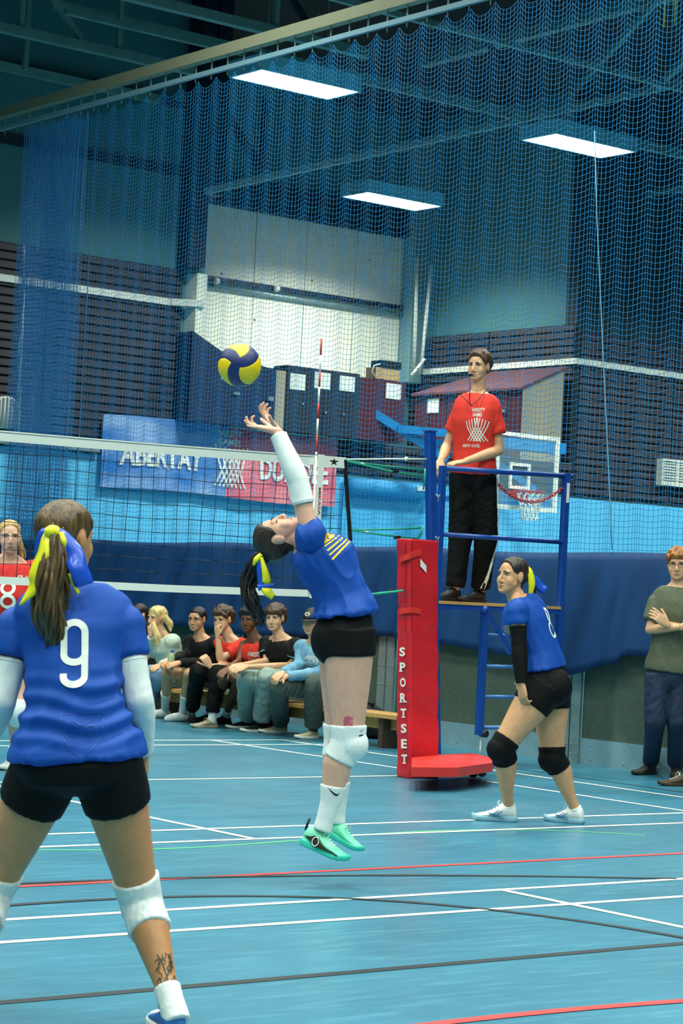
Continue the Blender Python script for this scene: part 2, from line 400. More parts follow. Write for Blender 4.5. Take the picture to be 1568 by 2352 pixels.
for a, b in (((1527, -20), (1525, 62)), ((1551, -20), (1549, 58))): MB().tube([at(*a, y=15), at(*b, y=15)], .008, 5).build('strand', mat('yellow_rope', '#a9b52a'), yr)

# luminaires: a housing with a diffuser that gives off the light
def luminaire(x0, x1, y0, y1, z, label, group, rod=True, power=1.0):
    t = empty('ceiling_light', ((x0 + x1) / 2, (y0 + y1) / 2, z), label, 'lamp', group)
    h = MB(); h.box(x0 - .04, x1 + .04, y0 - .04, y0, z - .005, z + .19); h.box(x0 - .04, x1 + .04, y1, y1 + .04, z - .005, z + .19)
    h.box(x0 - .04, x0, y0, y1, z - .005, z + .19); h.box(x1, x1 + .04, y0, y1, z - .005, z + .19); h.box(x0 - .04, x1 + .04, y0 - .04, y1 + .04, z + .19, z + .21)
    h.build('housing', mat('lamp_housing', '#86cfe4', rough=.5), t)
    MB().add([(x0, y0, z), (x0, y1, z), (x1, y1, z), (x1, y0, z)], [(0, 1, 2, 3)]).build('diffuser', E_lamp, t)
    la = bpy.data.lights.new('tubes', 'AREA'); la.shape = 'RECTANGLE'; la.size = x1 - x0; la.size_y = y1 - y0; la.energy = power * LAMP_W * (x1 - x0) * (y1 - y0) / 1.06; la.color = LAMP_COLOR; la.spread = math.radians(LAMP_SPREAD)
    lo = bpy.data.objects.new('tubes', la); COL.objects.link(lo); lo.location = ((x0 + x1) / 2, (y0 + y1) / 2, z - .004); setparent(lo, t)
    if rod:
        for x in (x0 + .3, x1 - .3): MB().tube([(x, (y0 + y1) / 2, z + .21), (x, (y0 + y1) / 2, 10.2)], .008, 5).build('hanger', M_steel, t)
    return t
luminaire(16.22, 17.80, 22.81, 23.47, 8.0, 'strip light panel nearest the bundled end of the blue netting', 'luminaires behind the netting', power=1.5)
luminaire(21.27, 22.84, 22.62, 23.31, 8.0, 'strip light panel hanging furthest to the right behind the netting', 'luminaires behind the netting', power=1.5)
luminaire(22.50, 24.08, 28.41, 29.08, 8.0, 'strip light panel hanging in the recess before the cream wall panel', 'luminaires behind the netting', power=1.5)
for x in (-3.0, 1.5, 6.0, 10.6):
    for y in (-4.5, 1.0, 6.5, 12.0, 17.5): luminaire(x, x + 1.58, y, y + .67, 9.5, 'hall strip light panel above the court', 'luminaires above the court', False)
for i, (x, y) in enumerate(((16.2, 15.3), (21.3, 16.9), (26.3, 16.9), (26.4, 22.6), (31.4, 22.6))): luminaire(x, x + 1.58, y, y + .67, 8.0, 'unseen strip light panel added to brighten the hall beyond the netting', 'added luminaires beyond the netting', False, 1.4)  # extra unseen lamps, added to brighten the far cyan wall and cream panel
# ------------------------------------------------------------------ division curtain: track, netting, navy skirt
XC = 13.2
cur = empty('division_curtain', (XC, 17, 7), 'blue sports netting hung from a beam with a navy skirt', 'curtain')
MB().box(XC - .05, XC + .05, -7.9, 26.9, 7.02, 7.14).build('track_beam', M_beige, cur, label='beige beam above the netting')
MB().box(XC - .02, XC + .02, -7.9, 26.9, 6.86, 6.91).build('track_rail', mat('rail_blue', '#6f93a0'), cur, label='thin blue grey rail')
hk = MB()
for i in range(60):
    y = 9 + i * .3; hk.obox((XC, y, 6.965), (.006, 0, 0), (0, .006, 0), (0, 0, .06)); hk.tube([(XC, y, 6.86), (XC, y, 6.80)], .006, 4)
hk.build('hooks', M_steel, cur, kind='stuff')
def netting():
    # columns of the cloth: evenly pleated, then bunched together at the far end
    ys, amp, cl = [], [], []; y = 8.4; c = 0.0
    while y < 23.45:
        b = min(max((y - 21.7) / .5, 0), 1)
        ys.append(y); amp.append(.022 + .08 * b); cl.append(c); c += .05; y += .043 * (1 - b) + .0075 * b
    ys, amp, cl = map(np.array, (ys, amp, cl)); n = len(ys); rows = 104
    zt, zb = 6.82, 1.72; k = np.arange(rows) / (rows - 1)
    Y = np.repeat(ys[:, None], rows, 1); C_ = np.repeat(cl[:, None], rows, 1); A = np.repeat(amp[:, None], rows, 1); K = np.repeat(k[None], n, 0)
    ph = 2 * np.pi * C_ / .40
    X = XC + A * np.sin(ph + .5 * np.sin(3 * K + C_)) * (.5 + .6 * K)
    sag = np.abs(np.sin(np.pi * C_ / .40)) * .10 * np.exp(-K * 4.0)
    wav = .018 * np.sin(ph * 1.0 + 2 * K) + .03 * np.sin(C_ * 1.1) * K
    Z = zt + (zb - zt) * K - sag + wav * (.25 + .75 * K) * (1 - K ** 6)
    Y = Y + .012 * np.sin(2.2 * C_ + 5 * K) * K
    return np.stack([X, Y, Z], -1)
G = netting()
def strands(G, r, name, mats, parent):
    """three-sided cords along both directions of a grid of knots, one connected cloth"""
    n, m, _ = G.shape; allv, allf, off = [], [], 0
    for ax in (0, 1):
        T = np.gradient(G, axis=ax); T /= np.linalg.norm(T, axis=-1, keepdims=True) + 1e-9
        ref = np.array([1.0, 0, 0]); a = np.cross(T, ref); a /= np.linalg.norm(a, axis=-1, keepdims=True) + 1e-9; b = np.cross(T, a)
        ring = np.stack([G + r * (math.cos(t) * a + math.sin(t) * b) for t in (0, 2.0944, 4.18879)], 2)   # n,m,3,3
        idx = np.arange(n * m * 3).reshape(n, m, 3) + off; allv.append(ring.reshape(-1, 3)); off += n * m * 3
        p, q = (idx[:-1], idx[1:]) if ax == 0 else (idx[:, :-1], idx[:, 1:])
        for t in range(3): allf.append(np.stack([p[..., t], p[..., (t + 1) % 3], q[..., (t + 1) % 3], q[..., t]], -1).reshape(-1, 4))
    v = np.concatenate(allv); f = np.concatenate(allf)
    me = bpy.data.meshes.new(name); me.vertices.add(len(v)); me.vertices.foreach_set('co', v.ravel())
    me.loops.add(f.size); me.loops.foreach_set('vertex_index', f.ravel()); me.polygons.add(len(f))
    me.polygons.foreach_set('loop_start', np.arange(len(f)) * 4); me.update(calc_edges=True); me.materials.append(mats)
    o = bpy.data.objects.new(name, me); COL.objects.link(o); setparent(o, parent); return o
strands(G, .0023, 'netting', M_net, cur)['kind'] = 'stuff'
sm = MB(); sm.tube([at(1365, 300, x=XC - .05), at(1370, 490, x=XC - .05), at(1384, 800, x=XC - .05), at(1400, 1140, x=XC - .05), at(1405, 1262, x=XC - .05)], .005, 6); sm.build('seam_rope', mat('seam', '#6fa9c8'), cur)
# navy skirt hanging over the barrier, with shallow folds
sk = MB(); ny, nz = 310, 14; vs = []
for i in range(ny):
    y = 6.2 + 17.4 * i / (ny - 1)
    zb = .90 + .04 * math.sin(y * 1.3) - .12 * math.exp(-((y - 13.3) / .35) ** 2) + (.06 if y < 12.7 else 0)
    fold = (.035 * math.sin(y * 5.2) + .02 * math.sin(y * 11.3)) * (1.5 if y > 15.5 else .4)
    for j in range(nz):
        t = j / (nz - 1); z = 1.785 + .012 * math.sin(y * 2.1) + (zb - 1.785) * t
        vs.append((XC - .03 - .24 * t ** .7 + fold * (.4 + .6 * t), y, z))
sk.add(vs, [(i * nz + j, (i + 1) * nz + j, (i + 1) * nz + j + 1, i * nz + j + 1) for i in range(ny - 1) for j in range(nz - 1)], 0, True)
so = sk.build('skirt', M_navy, cur, label='navy vinyl skirt below the netting'); so.modifiers.new('thick', 'SOLIDIFY').thickness = .006

# ------------------------------------------------------------------ rebound barrier under the curtain
bar_ = empty('rebound_barrier', (13.1, 15, 0), 'low rebound barrier of dark green panels with steel posts', 'barrier')
edges = [5.95, 8.4, 10.9, 13.35, 15.83, 18.3, 20.8, 23.3]
for a, b in zip(edges[:-1], edges[1:]):
    MB().box(13.06, 13.10, a + .12, b - .12, .21, 1.14).build('panel', M_panel, bar_)
    MB().box(13.045, 13.06, a + .12, b - .12, 0, .22).build('kick_plate', M_kick, bar_)
for e in edges:
    for s in (-1, 1):
        p = MB().box(13.03, 13.06, e + s * .062 - .054, e + s * .062 + .054, 0, 1.14).build('post', M_galv, bar_)
        bt = MB()
        for z in (.08, .16, .5, .68, .86, 1.05):
            for q in (-.03, .03): bt.ball((13.028, e + s * .062 + q, z), .008, 6, 4)
        bt.build('bolts', M_galv, p, kind='stuff')
    MB().box(13.04, 13.058, e - .008, e + .008, 0, 1.14).build('joint', M_black, bar_)
for a, b in zip(edges[:-1], edges[1:]):
    bt = MB()
    for i in range(6):
        for z in (.05, .17): bt.ball((13.042, a + .25 + i * (b - a - .5) / 5, z), .008, 6, 4)
    bt.build('bolts', M_galv, bar_, kind='stuff')

# ------------------------------------------------------------------ far wall furniture behind the netting
def unit(name, x0, x1, y0, y1, z0, z1, m, label, cat, **k):
    t = empty(name, ((x0 + x1) / 2, y0, z0), label, cat, **k); MB().box(x0, x1, y0, y1, z0, z1).build('body', m, t); return t
nb = empty('navy_store', (18.6, 26.6, 3.75), 'navy storage unit with sloping lid below the cream panel', 'cabinet')
b_ = MB(); v = [(17.86, 3.72), (19.4, 3.72), (19.4, 4.60), (18.36, 4.80), (17.86, 5.03)]
b_.add([(x, 26.5, z) for x, z in v] + [(x, 26.9, z) for x, z in v], [list(range(5)), list(range(9, 4, -1))] + [(i, i + 5, (i + 1) % 5 + 5, (i + 1) % 5) for i in range(5)])
b_.build('body', M_navyp, nb); MB().box(18.40, 18.58, 26.49, 26.50, 4.38, 4.67).build('notice', M_paper, nb)
MB().box(18.63, 18.72, 26.46, 26.50, 4.17, 4.21).build('latch', M_galv, nb); MB().box(19.26, 19.35, 26.46, 26.50, 4.14, 4.20).build('latch', M_galv, nb)
unit('beige_upright', 19.44, 19.62, 26.55, 26.9, 3.72, 4.62, M_shed, 'narrow beige upright between the storage units', 'panel')
du = unit('dark_store', 19.64, 21.05, 26.55, 26.9, 3.72, 4.72, mat('dark_unit', '#141e29'), 'long dark storage unit with three paper notices', 'cabinet')
for i, (x0, x1, z0, z1) in enumerate(((19.70, 19.98, 4.36, 4.60), (20.16, 20.46, 4.42, 4.67), (20.65, 20.94, 4.43, 4.66))): MB().box(x0, x1, 26.535, 26.55, z0, z1).build('notice', M_paper, du)
for x in (19.95, 20.4, 20.75): MB().ball((x, 26.53, 4.05 + .02 * x % .1), .02, 6, 4).build('latch', M_galv, du)
MB().box(20.33, 20.345, 26.54, 26.56, 3.72, 4.7).build('door_joint', M_gap, du)
mu = unit('maroon_store', 21.07, 22.0, 26.58, 26.9, 3.72, 4.68, M_maroon, 'maroon storage unit with one paper notice under pilaster', 'cabinet')
MB().box(21.60, 21.90, 26.565, 26.58, 4.40, 4.64).build('notice', M_paper, mu)
cx = empty('lidded_box', (21.65, 26.75, 4.7), 'beige box with black lid on top of the storage units', 'box')
MB().box(21.44, 21.92, 26.65, 26.9, 4.70, 4.88).build('body', mat('box_beige', '#c8a86a'), cx); MB().box(21.55, 21.95, 26.64, 26.92, 4.88, 5.0).build('lid', M_black, cx)
MB().tube([(21.50, 26.62, 4.93), (21.38, 26.62, 4.90), (21.33, 26.62, 4.8), (21.40, 26.62, 4.72)], .012, 6).build('handle', M_stripe, cx)
# lean-to shed in the recess
sh = empty('lean_to_shed', (25.3, 28, 3.6), 'maroon lean-to shed with a beige gable in the wall recess', 'shed')
MB().box(24.87, 24.93, 27.0, 29.75, 3.6, 4.92).build('front', M_maroon, sh)
g = MB(); g.add([(24.9, 26.99, 3.6), (25.82, 26.99, 3.6), (25.82, 26.99, 5.30), (24.9, 26.99, 4.90), (24.9, 27.05, 3.6), (25.82, 27.05, 3.6), (25.82, 27.05, 5.30), (24.9, 27.05, 4.90)], [(0, 1, 2, 3), (7, 6, 5, 4), (0, 3, 7, 4), (1, 5, 6, 2), (3, 2, 6, 7)]).build('gable', M_shed, sh)
rf = MB(); rf.add([(24.80, 26.93, 4.90), (24.80, 29.80, 4.90), (25.86, 29.0, 5.36), (25.86, 26.93, 5.36), (24.80, 26.93, 4.86), (24.80, 29.80, 4.86), (25.86, 29.0, 5.32), (25.86, 26.93, 5.32)], [(0, 3, 2, 1), (4, 5, 6, 7), (0, 1, 5, 4), (1, 2, 6, 5), (3, 0, 4, 7), (2, 3, 7, 6)]).build('roof', M_roofm, sh)
for y0, y1 in ((29.10, 29.40), (28.2, 28.6)): MB().box(24.855, 24.87, y0, y1, 4.55, 4.80).build('notice', M_paper, sh)
for y in (29.35, 28.9, 28.0, 27.3): MB().box(24.862, 24.872, y - .012, y + .012, 3.6, 4.88).build('door_joint', M_gap, sh)
MB().box(24.82, 24.87, 27.35, 27.5, 4.5, 4.54).build('latch', M_galv, sh)
# leaning white poles right of the pilaster
for i, (a, b) in enumerate((((958, 590), (951, 850)), ((990, 610), (966, 860)))):
    tag(MB().tube([at(*a, y=30.6 - .1 * i), at(*b, y=30.6 - .1 * i)], .035, 8).build('white_pole', M_stripe), ('white upright pole beside the grey pilaster', 'white pole leaning right of the upright one by the pilaster')[i], 'pole', 'white poles by the pilaster')
    if i: MB().tube([at(945, 862, y=30.4), at(975, 825, y=30.4)], .03, 8).build('foot_brace', M_stripe, bpy.data.objects['white_pole.001'])
# basketball hoop on its folding arms
hoop = empty('basketball_hoop', (23.5, 25.3, 3.0), 'clear basketball backboard with red ring on blue wall arms', 'basketball hoop')
bx0, bx1, bz0, bz1, by = 22.83, 24.17, 2.75, 3.96, 25.3
fr = MB()
for a in ((bx0, bx1, bz0, bz0 + .07), (bx0, bx1, bz1 - .06, bz1), (bx0, bx0 + .07, bz0 + .07, bz1 - .06), (bx1 - .07, bx1, bz0 + .07, bz1 - .06)): fr.box(a[0], a[1], by - .02, by + .02, a[2], a[3])
fr.build('board_frame', M_stripe, hoop); MB().box(bx0, bx1, by - .004, by + .004, bz0, bz1).build('board', M_glass, hoop)
fr = MB()
for a in ((23.12, 23.56, 3.08, 3.13), (23.12, 23.56, 3.44, 3.49), (23.12, 23.17, 3.13, 3.44), (23.51, 23.56, 3.13, 3.44)): fr.box(a[0], a[1], by - .024, by - .006, a[2], a[3])
fr.build('target_square', M_stripe, hoop)
hc = np.array([23.27, by - .36, 3.03])
MB().tube([hc + .225 * np.array([math.cos(a), math.sin(a), 0]) for a in np.linspace(0, 2 * math.pi, 24, endpoint=False)], .014, 8, closed=True).build('ring', M_hoopred, hoop)
MB().box(23.12, 23.42, by - .14, by - .02, 2.94, 3.05).build('ring_bracket', M_hoopred, hoop)
nm = MB()
for s in (1, -1):
    for k in range(12):
        pts = []
        for j in range(9):
            t = j / 8; a = 2 * math.pi * (k + s * t * 3) / 12; r = .225 - .095 * min(t * 1.5, 1); pts.append(hc + np.array([r * math.cos(a), r * math.sin(a), -.45 * t]))
        nm.tube(pts, .009, 4, cap=False)
nm.build('hoop_net', M_stripe, hoop, kind='stuff')
for p, q, w in (((21.05, 26.9, 4.40), (22.45, 26.0, 3.50), .13), ((21.75, 26.4, 3.92), (22.9, 25.4, 3.86), .12), ((23.9, 26.9, 3.78), (24.55, 26.2, 3.15), .11), ((22.9, 26.9, 3.80), (22.9, 25.34, 3.80), .1), ((22.9, 26.9, 2.9), (22.9, 25.34, 2.9), .08), ((24.1, 26.9, 2.9), (24.1, 25.34, 2.9), .08)):
    MB().bar(p, q, w, w).build('arm', M_bluearm, hoop)
MB().box(24.0, 25.3, 26.3, 26.6, 3.80, 3.98).build('arm_housing', M_bluearm, hoop)
# blue padded roll on the far wall
rol = empty('wall_mat', (22, 26.7, 2.9), 'blue rolled mat fixed to the pale band beside the net post', 'mat')
MB().tube([(21.15, 26.8, 3.0), (22.75, 26.8, 3.0)], .13, 14).build('roll', mat('mat_blue', '#2b96d2'), rol)
MB().box(21.1, 22.8, 26.9, 26.96, 2.0, 3.05).build('backing', mat('mat_blue2', '#46aee0'), rol)
MB().box(22.42, 22.68, 26.655, 26.67, 3.0, 3.08).build('maker_plate', M_paper, rol)
# round fan grille and rectangular heater grille
fg = empty('round_fan', (15.0, 26.9, 3.6), 'round white wall fan with vertical bars at the frame edge', 'fan')
MB().tube([(15.02, 26.97, 3.59), (15.02, 26.80, 3.59)], .225, 28).build('housing', M_stripe, fg)
for i in range(-3, 4): MB().box(15.02 + i * .06 - .013, 15.02 + i * .06 + .013, 26.785, 26.80, 3.59 - math.sqrt(.205 ** 2 - (i * .06) ** 2), 3.59 + math.sqrt(.205 ** 2 - (i * .06) ** 2)).build('bar', M_grey, fg)
hv = empty('heater_grille', (28.7, 26.9, 3.5), 'white louvred heater on the dark slatted wall at right', 'heater')
hf = MB()
for a in ((28.14, 29.5, 3.49, 3.53), (28.14, 29.5, 3.92, 3.96), (28.14, 28.18, 3.53, 3.92), (28.52, 28.56, 3.53, 3.92), (29.46, 29.5, 3.53, 3.92)): hf.box(a[0], a[1], 26.80, 26.95, a[2], a[3])
hf.build('housing', M_stripe, hv)
for i in range(8): MB().obox((28.82, 26.84, 3.555 + i * .049), (.66, 0, 0), (0, .02, .008), (0, .0, .012)).build('louvre', M_stripe, hv)
MB().box(28.16, 29.48, 26.9, 26.94, 3.5, 3.95).build('back', M_black, hv)

# banner on the far wall
ban = empty('wall_banner', (18.75, 26.85, 2.65), 'long blue and red printed banner on the far wall', 'banner')
def bpt(u, w):      # u along, w up, metres from lower left corner, with wrinkles
    x = 16.63 + u; z = 2.66 + w + .03 * math.sin(u * 1.4)
    return np.array([x, 26.84 + .018 * math.sin(u * 4.3 + w * 3) + .012 * math.sin(u * 9 - w * 5), z])
def bsheet(u0, u1, skew=0.0, n=26, m=9):
    v = [bpt(u0 + (u1 - u0) * i / n + skew * (1 - j / m) , 1.05 * j / m) for i in range(n + 1) for j in range(m + 1)]
    return v, [(i * (m + 1) + j, (i + 1) * (m + 1) + j, (i + 1) * (m + 1) + j + 1, i * (m + 1) + j + 1) for i in range(n) for j in range(m)]
M_bb = mat('banner_blue', '#2a72c4', rough=.45, col2='#8fb2e0', scale=1.6, stretch=(.7, 1, 2)); M_br = mat('banner_red', '#e04a5c', rough=.45, col2='#f29aa0', scale=1.6, stretch=(.7, 1, 2))
MB().add(*bsheet(0, 2.2), 0, True).build('blue_half', M_bb, ban); MB().add(*bsheet(2.2, 4.28), 0, True).build('red_half', M_br, ban)
def on_banner(mb, P):
    mb_v = [bpt(p[0], p[1]) + np.array([0, -.02, 0]) for p in P]; return mb_v
def ban_text(body, u, w, W, Hh, bold=.03):
    v, f = text_mesh(body, 1, bold); lo, hi = v.min(0), v.max(0); e = hi - lo; m = (lo + hi) / 2
    mb = MB(); mb.add(on_banner(mb, [(u + (p[0] - m[0]) / e[0] * W, w + (p[1] - m[1]) / e[1] * Hh) for p in v]), f); mb.build('lettering', M_paper, ban)
ban_text('ABERTAY', 1.03, .50, 1.46, .34, .035); ban_text('DUNDEE', 3.45, .50, 1.3, .34, .035); ban_text('VARSITY', 2.2, .95, .46, .10, .02); ban_text('GAMES', 2.2, .82, .42, .10, .02)
def net_motif(s):
    """slanting strokes of the net emblem in a unit box centred on 0: list of polylines"""
    L = []
    for k in range(5):
        a = -.5 + .14 * k; L.append([(a, .5 - .02 * k), (a + .18, -.05), (a + .16 + .3 - .02 * k, -.5)])
        L.append([(-a, .5 - .02 * k), (-a - .18, -.05), (-a - .16 - .3 + .02 * k, -.5)])
    return [[(x * s, y * s) for x, y in l] for l in L]
mb = MB()
for l in net_motif(.62): mb.ribbon([bpt(2.25 + x, .46 + y) + np.array([0, -.02, 0]) for x, y in l], .03, (0, -1, 0))
mb.build('net_emblem', M_paper, ban)
# ------------------------------------------------------------------ volleyball net, antenna, post
YN = 12.54
vn = empty('volleyball_net', (8, YN, 1.3), 'volleyball net of black cord with white tapes', 'net')
def ztop(x): return 2.325 - .045 * (1 - max(0.0, min(1, (x - 6.5) / 3.3)) ** 1.6)
def zbot(x): return 1.285 + .012 * max(0, (x - 8.4))
xs = np.arange(5.0, 9.86, .103)
zs = np.linspace(0, 1, 11)
Gn = np.stack([np.stack([x + .006 * np.sin(zs * 7 + x * 9), np.full(11, YN), zbot(x) + .04 + (ztop(x) - .07 - zbot(x) - .02) * zs + .006 * np.sin(x * 8 + zs * 5)], -1) for x in xs])
strands(Gn, .0028, 'cord_mesh', M_cord, vn)['kind'] = 'stuff'
def tape(name, f0, f1, x0, x1, m=M_white, y=YN, n=30, th=.004, **k):
    mb = MB(); v = []
    for i in range(n + 1):
        x = x0 + (x1 - x0) * i / n
        for yy in (y - th, y + th):
            for z in (f0(x), f1(x)): v.append((x, yy, z))
    f = []
    for i in range(n):
        a, b = 4 * i, 4 * i + 4; f += [(a, b, b + 1, a + 1), (a + 2, a + 3, b + 3, b + 2), (a + 1, b + 1, b + 3, a + 3), (a, a + 2, b + 2, b)]
    mb.add(v, f); return mb.build(name, m, vn, **k)
tape('top_tape', lambda x: ztop(x) - .068, lambda x: ztop(x), 5, 9.62)
tape('tape_hem', lambda x: ztop(x) - .012, lambda x: ztop(x) - .008, 5, 9.62, M_grey, YN - .004)
tape('bottom_tape', zbot, lambda x: zbot(x) + .05, 5, 9.72)
tape('side_tape', lambda x: ztop(x) - .078, lambda x: ztop(x) + .002, 9.62, 9.85, M_white, YN - .002, 3)
MB().bar((9.615, YN - .012, 2.33), (9.60, YN - .012, 1.29), .05, .012, up=(0, 1, 0)).build('side_band', M_white, vn, label='white vertical band at the net end')
MB().bar((9.838, YN, 2.31), (9.93, YN, 1.72), .022, .02, up=(0, 1, 0)).build('end_rod', M_black, vn, label='black end rod')
mb = MB(); c = np.array([9.735, YN - .009, 2.287])
for k in range(5):
    a = math.pi / 2 + 2 * math.pi * k / 5; d1 = np.array([math.cos(a), 0, math.sin(a)]); p1 = np.array([math.cos(a + .6), 0, math.sin(a + .6)]); p2 = np.array([math.cos(a - .6), 0, math.sin(a - .6)])
    mb.add([c, c + p1 * .013, c + d1 * .036 * np.array([1.3, 1, .8]), c + p2 * .013], [(0, 3, 2, 1)])
mb.build('tape_star', M_black, vn)
v_ = MB(); put_text(v_, 'MIKASA', (9.61, YN - .019, 1.99), (0.02, 0, -1), (1, 0, .02), .2, .022, .02); v_.build('band_lettering', M_redline, vn)
MB().tube([(9.86, YN, 2.315), (10.30, YN, 2.352), (10.62, YN, 2.375)], .006, 6).build('cable', M_white, vn); MB().ball((10.42, YN, 2.362), (.018, .014, .016), 8, 6).build('cable_stop', M_white, vn)
def gcord(pts, r=.007): MB().tube(pts, r, 5).build('tension_cord', M_green_cord, vn)
gcord([at(793, 1058, y=YN), at(880, 1070, y=YN), at(975, 1079, y=YN)]); gcord([at(793, 1058, y=YN), at(900, 1083, y=YN), at(975, 1094, y=YN)], .009)
gcord([at(976, 1076, y=YN - .07), at(975, 1100, y=YN - .07), at(972, 1125, y=YN - .06)])
gcord([at(804, 1217, y=YN), at(890, 1216, y=YN), at(972, 1212, y=YN - .03)]); gcord([at(804, 1218, y=YN), at(880, 1229, y=YN), at(960, 1237, y=YN)]); gcord([at(972, 1208, y=YN - .08), at(968, 1222, y=YN - .08), at(962, 1235, y=YN - .05)])
gcord([at(745, 1372, y=YN), at(860, 1364, y=YN), at(926, 1356, y=YN - .16)], .009); gcord([at(860, 1366, y=YN), at(924, 1357, y=YN - .16)], .006)
for a in ((908, 1083), (912, 1234), (897, 1357)): MB().obox(at(*a, y=YN - .01), (.025, 0, .004), (0, .01, 0), (0, 0, .01)).build('cord_buckle', M_black, vn)
for a in ((832, 1064), (842, 1221)): MB().obox(at(*a, y=YN - .012), (.012, 0, -.002), (0, .006, 0), (0, 0, .006)).build('cord_label', M_white, vn)
ant = empty('net_antenna', (9.585, YN - .02, 2.1), 'thin red and white striped antenna rising above the net tape', 'antenna')
zz = np.array([3.165, 3.045, 2.925, 2.815, 2.70, 2.585, 2.47, 2.345, 2.315])
a0, a1 = at(738, 778, y=YN - .02), at(727, 1020, y=YN - .02)
for i in range(8):
    pa, pb = (a0 + (a1 - a0) * ((z - a0[2]) / (a1[2] - a0[2])) for z in (zz[i], zz[i + 1]))
    MB().tube([pa, pb], .0075, 8).build('band', M_redline if i % 2 == 0 else M_white, ant, label='red band' if i % 2 == 0 else 'white band')
MB().tube([a0 + (a1 - a0) * ((2.32 - a0[2]) / (a1[2] - a0[2])), a0 + (a1 - a0) * ((1.32 - a0[2]) / (a1[2] - a0[2]))], .0075, 8).build('lower_rod', M_white, ant)

npst = empty('net_post', (10.66, YN, 0), 'square blue net post rising behind the red pad', 'post')
P0 = at(991, 1240, y=YN); P1 = at(987, 992, y=YN)
pb_ = MB(); dP = (P1 - P0) / (P1[2] - P0[2]); base = P0 - dP * (P0[2] - .08)
pb_.bar(base, P1, .068, .068, up=(0, 1, 0)); bevel(pb_.build('shaft', M_blue, npst), .008)
tp = MB(); tp.bar(P1, P1 + (0, 0, .012), .078, .078, up=(0, 1, 0)); tp.build('cap', mat('blue_cap', '#27498f'), npst)
def hook(a, r=.02): MB().tube([at(a[0] - 4, a[1] - 8, y=YN - .1), at(a[0], a[1], y=YN - .12), at(a[0] + 4, a[1] - 7, y=YN - .1), at(a[0] + 1, a[1] + 8, y=YN - .1)], .006, 5).build('hook', M_galv, npst)
hook((1005, 1143)); hook((1004, 1240))
# weighted trolley base
zb0, zb1 = .105, .17
pts = [at(1008, 1733, z=zb1), at(1085, 1730, z=zb1), at(1134, 1741, z=zb1), at(1131, 1752, z=zb1), at(1050, 1763, z=zb1), at(1008, 1763, z=zb1), at(945, 1762, z=zb1), at(945, 1740, z=zb1)]
MB().prism([p[:2] for p in pts][::-1], zb0, zb1).build('base_plate', mat('red_base', '#d8332c', rough=.4, var=.06, scale=6), npst, label='red weighted base plate')
for a in ((1052, 1776), (1106, 1784), (1086, 1786), (1124, 1768)):
    c = at(a[0], a[1], z=0) + np.array([0, 0, .035]); cs = MB(); cs.tube([c - (.018, 0, 0), c + (.018, 0, 0)], .033, 12); cs.box(c[0] - .025, c[0] + .025, c[1] - .01, c[1] + .03, c[2], zb0); cs.build('caster', M_black, npst)
cs = MB(); c = at(1030, 1778, z=0); cs.box(c[0] - .1, c[0] + .1, c[1] - .02, c[1] + .08, .02, zb0); cs.build('base_frame', M_blue, npst)

# padded red cover round the post
pad = empty('post_pad', (10.55, YN - .1, 0), 'tall red padded cover around the net post', 'post pad')
c0 = at(918, 1786, y=YN - .05)[0]
yb, yf = YN + .02, YN - .16
cor = at(941, 1789, z=0.0)                       # front left corner on the floor
rt = at(1009, 1788, y=cor[1])
xl, xr = cor[0], rt[0]; yf = cor[1]
d1 = np.array([(at(941, 1242, y=yf)[0] - xl), (at(1008, 1240, y=yf)[0] - xr)])
H_ = at(975, 1240, y=yf)[2]
pm = MB(); dep = .16; nv = 150
def pring(t):
    z = H_ * t; s = d1[0] * t; a, b = xl + s, xr + d1[1] * t; r = .018; out = []; cs = [(a + r, yf + r, math.pi), (b - r, yf + r, 1.5 * math.pi), (b - r, yf + dep - r, 0), (a + r, yf + dep - r, .5 * math.pi)]
    for ci, (cx_, cy_, a0_) in enumerate(cs):
        arc_ = [(cx_ + r * math.cos(a0_ + k / 3 * math.pi / 2), cy_ + r * math.sin(a0_ + k / 3 * math.pi / 2)) for k in range(4)]; out += arc_
        nx_ = cs[(ci + 1) % 4]; q = (nx_[0] + r * math.cos(nx_[2]), nx_[1] + r * math.sin(nx_[2])); out += [(arc_[-1][0] + (q[0] - arc_[-1][0]) * k / 9, arc_[-1][1] + (q[1] - arc_[-1][1]) * k / 9) for k in range(1, 9)]
    res = []
    for x, y in out:                                        # slanting creases pressed into the padded cover
        h = (x - a) * .55 + z; w = 0.0
        for z0, dpt, wd in ((.10, .014, .03), (.27, .008, .02), (.62, .016, .022), (.72, .007, .03), (.95, .006, .03), (1.17, .014, .025), (1.27, .018, .022), (1.34, .010, .03), (1.47, .008, .02), (1.63, .006, .03)): w += .55 * dpt * math.exp(-abs(h - z0 - .02 * math.sin(x * 40)) / wd)
        w -= .003 * math.sin(z * 23) ; m_ = ((a + b) / 2, yf + dep / 2); e_ = math.hypot(x - m_[0], y - m_[1]); res.append((x - (x - m_[0]) / e_ * w, y - (y - m_[1]) / e_ * w, z))
    return res
rings = [pring(i / nv) for i in range(nv + 1)]; n = len(rings[0]); vv = [p for r_ in rings for p in r_]
pm.add(vv, [(i * n + k, i * n + (k + 1) % n, (i + 1) * n + (k + 1) % n, (i + 1) * n + k) for i in range(nv) for k in range(n)] + [[nv * n + k for k in range(n)], list(range(n - 1, -1, -1))], 0, True)
po = pm.build('cover', M_red, pad)
yl = yf - .004
def onpad(px, py, face='f', lift=.006):
    """point on the pad's front or left face"""
    if face == 'f': return at(px, py, y=yf - lift)
    z = at(px, py, y=yf)[2]; return at(px, py, x=xl + d1[0] * max(0, z / H_) - lift)
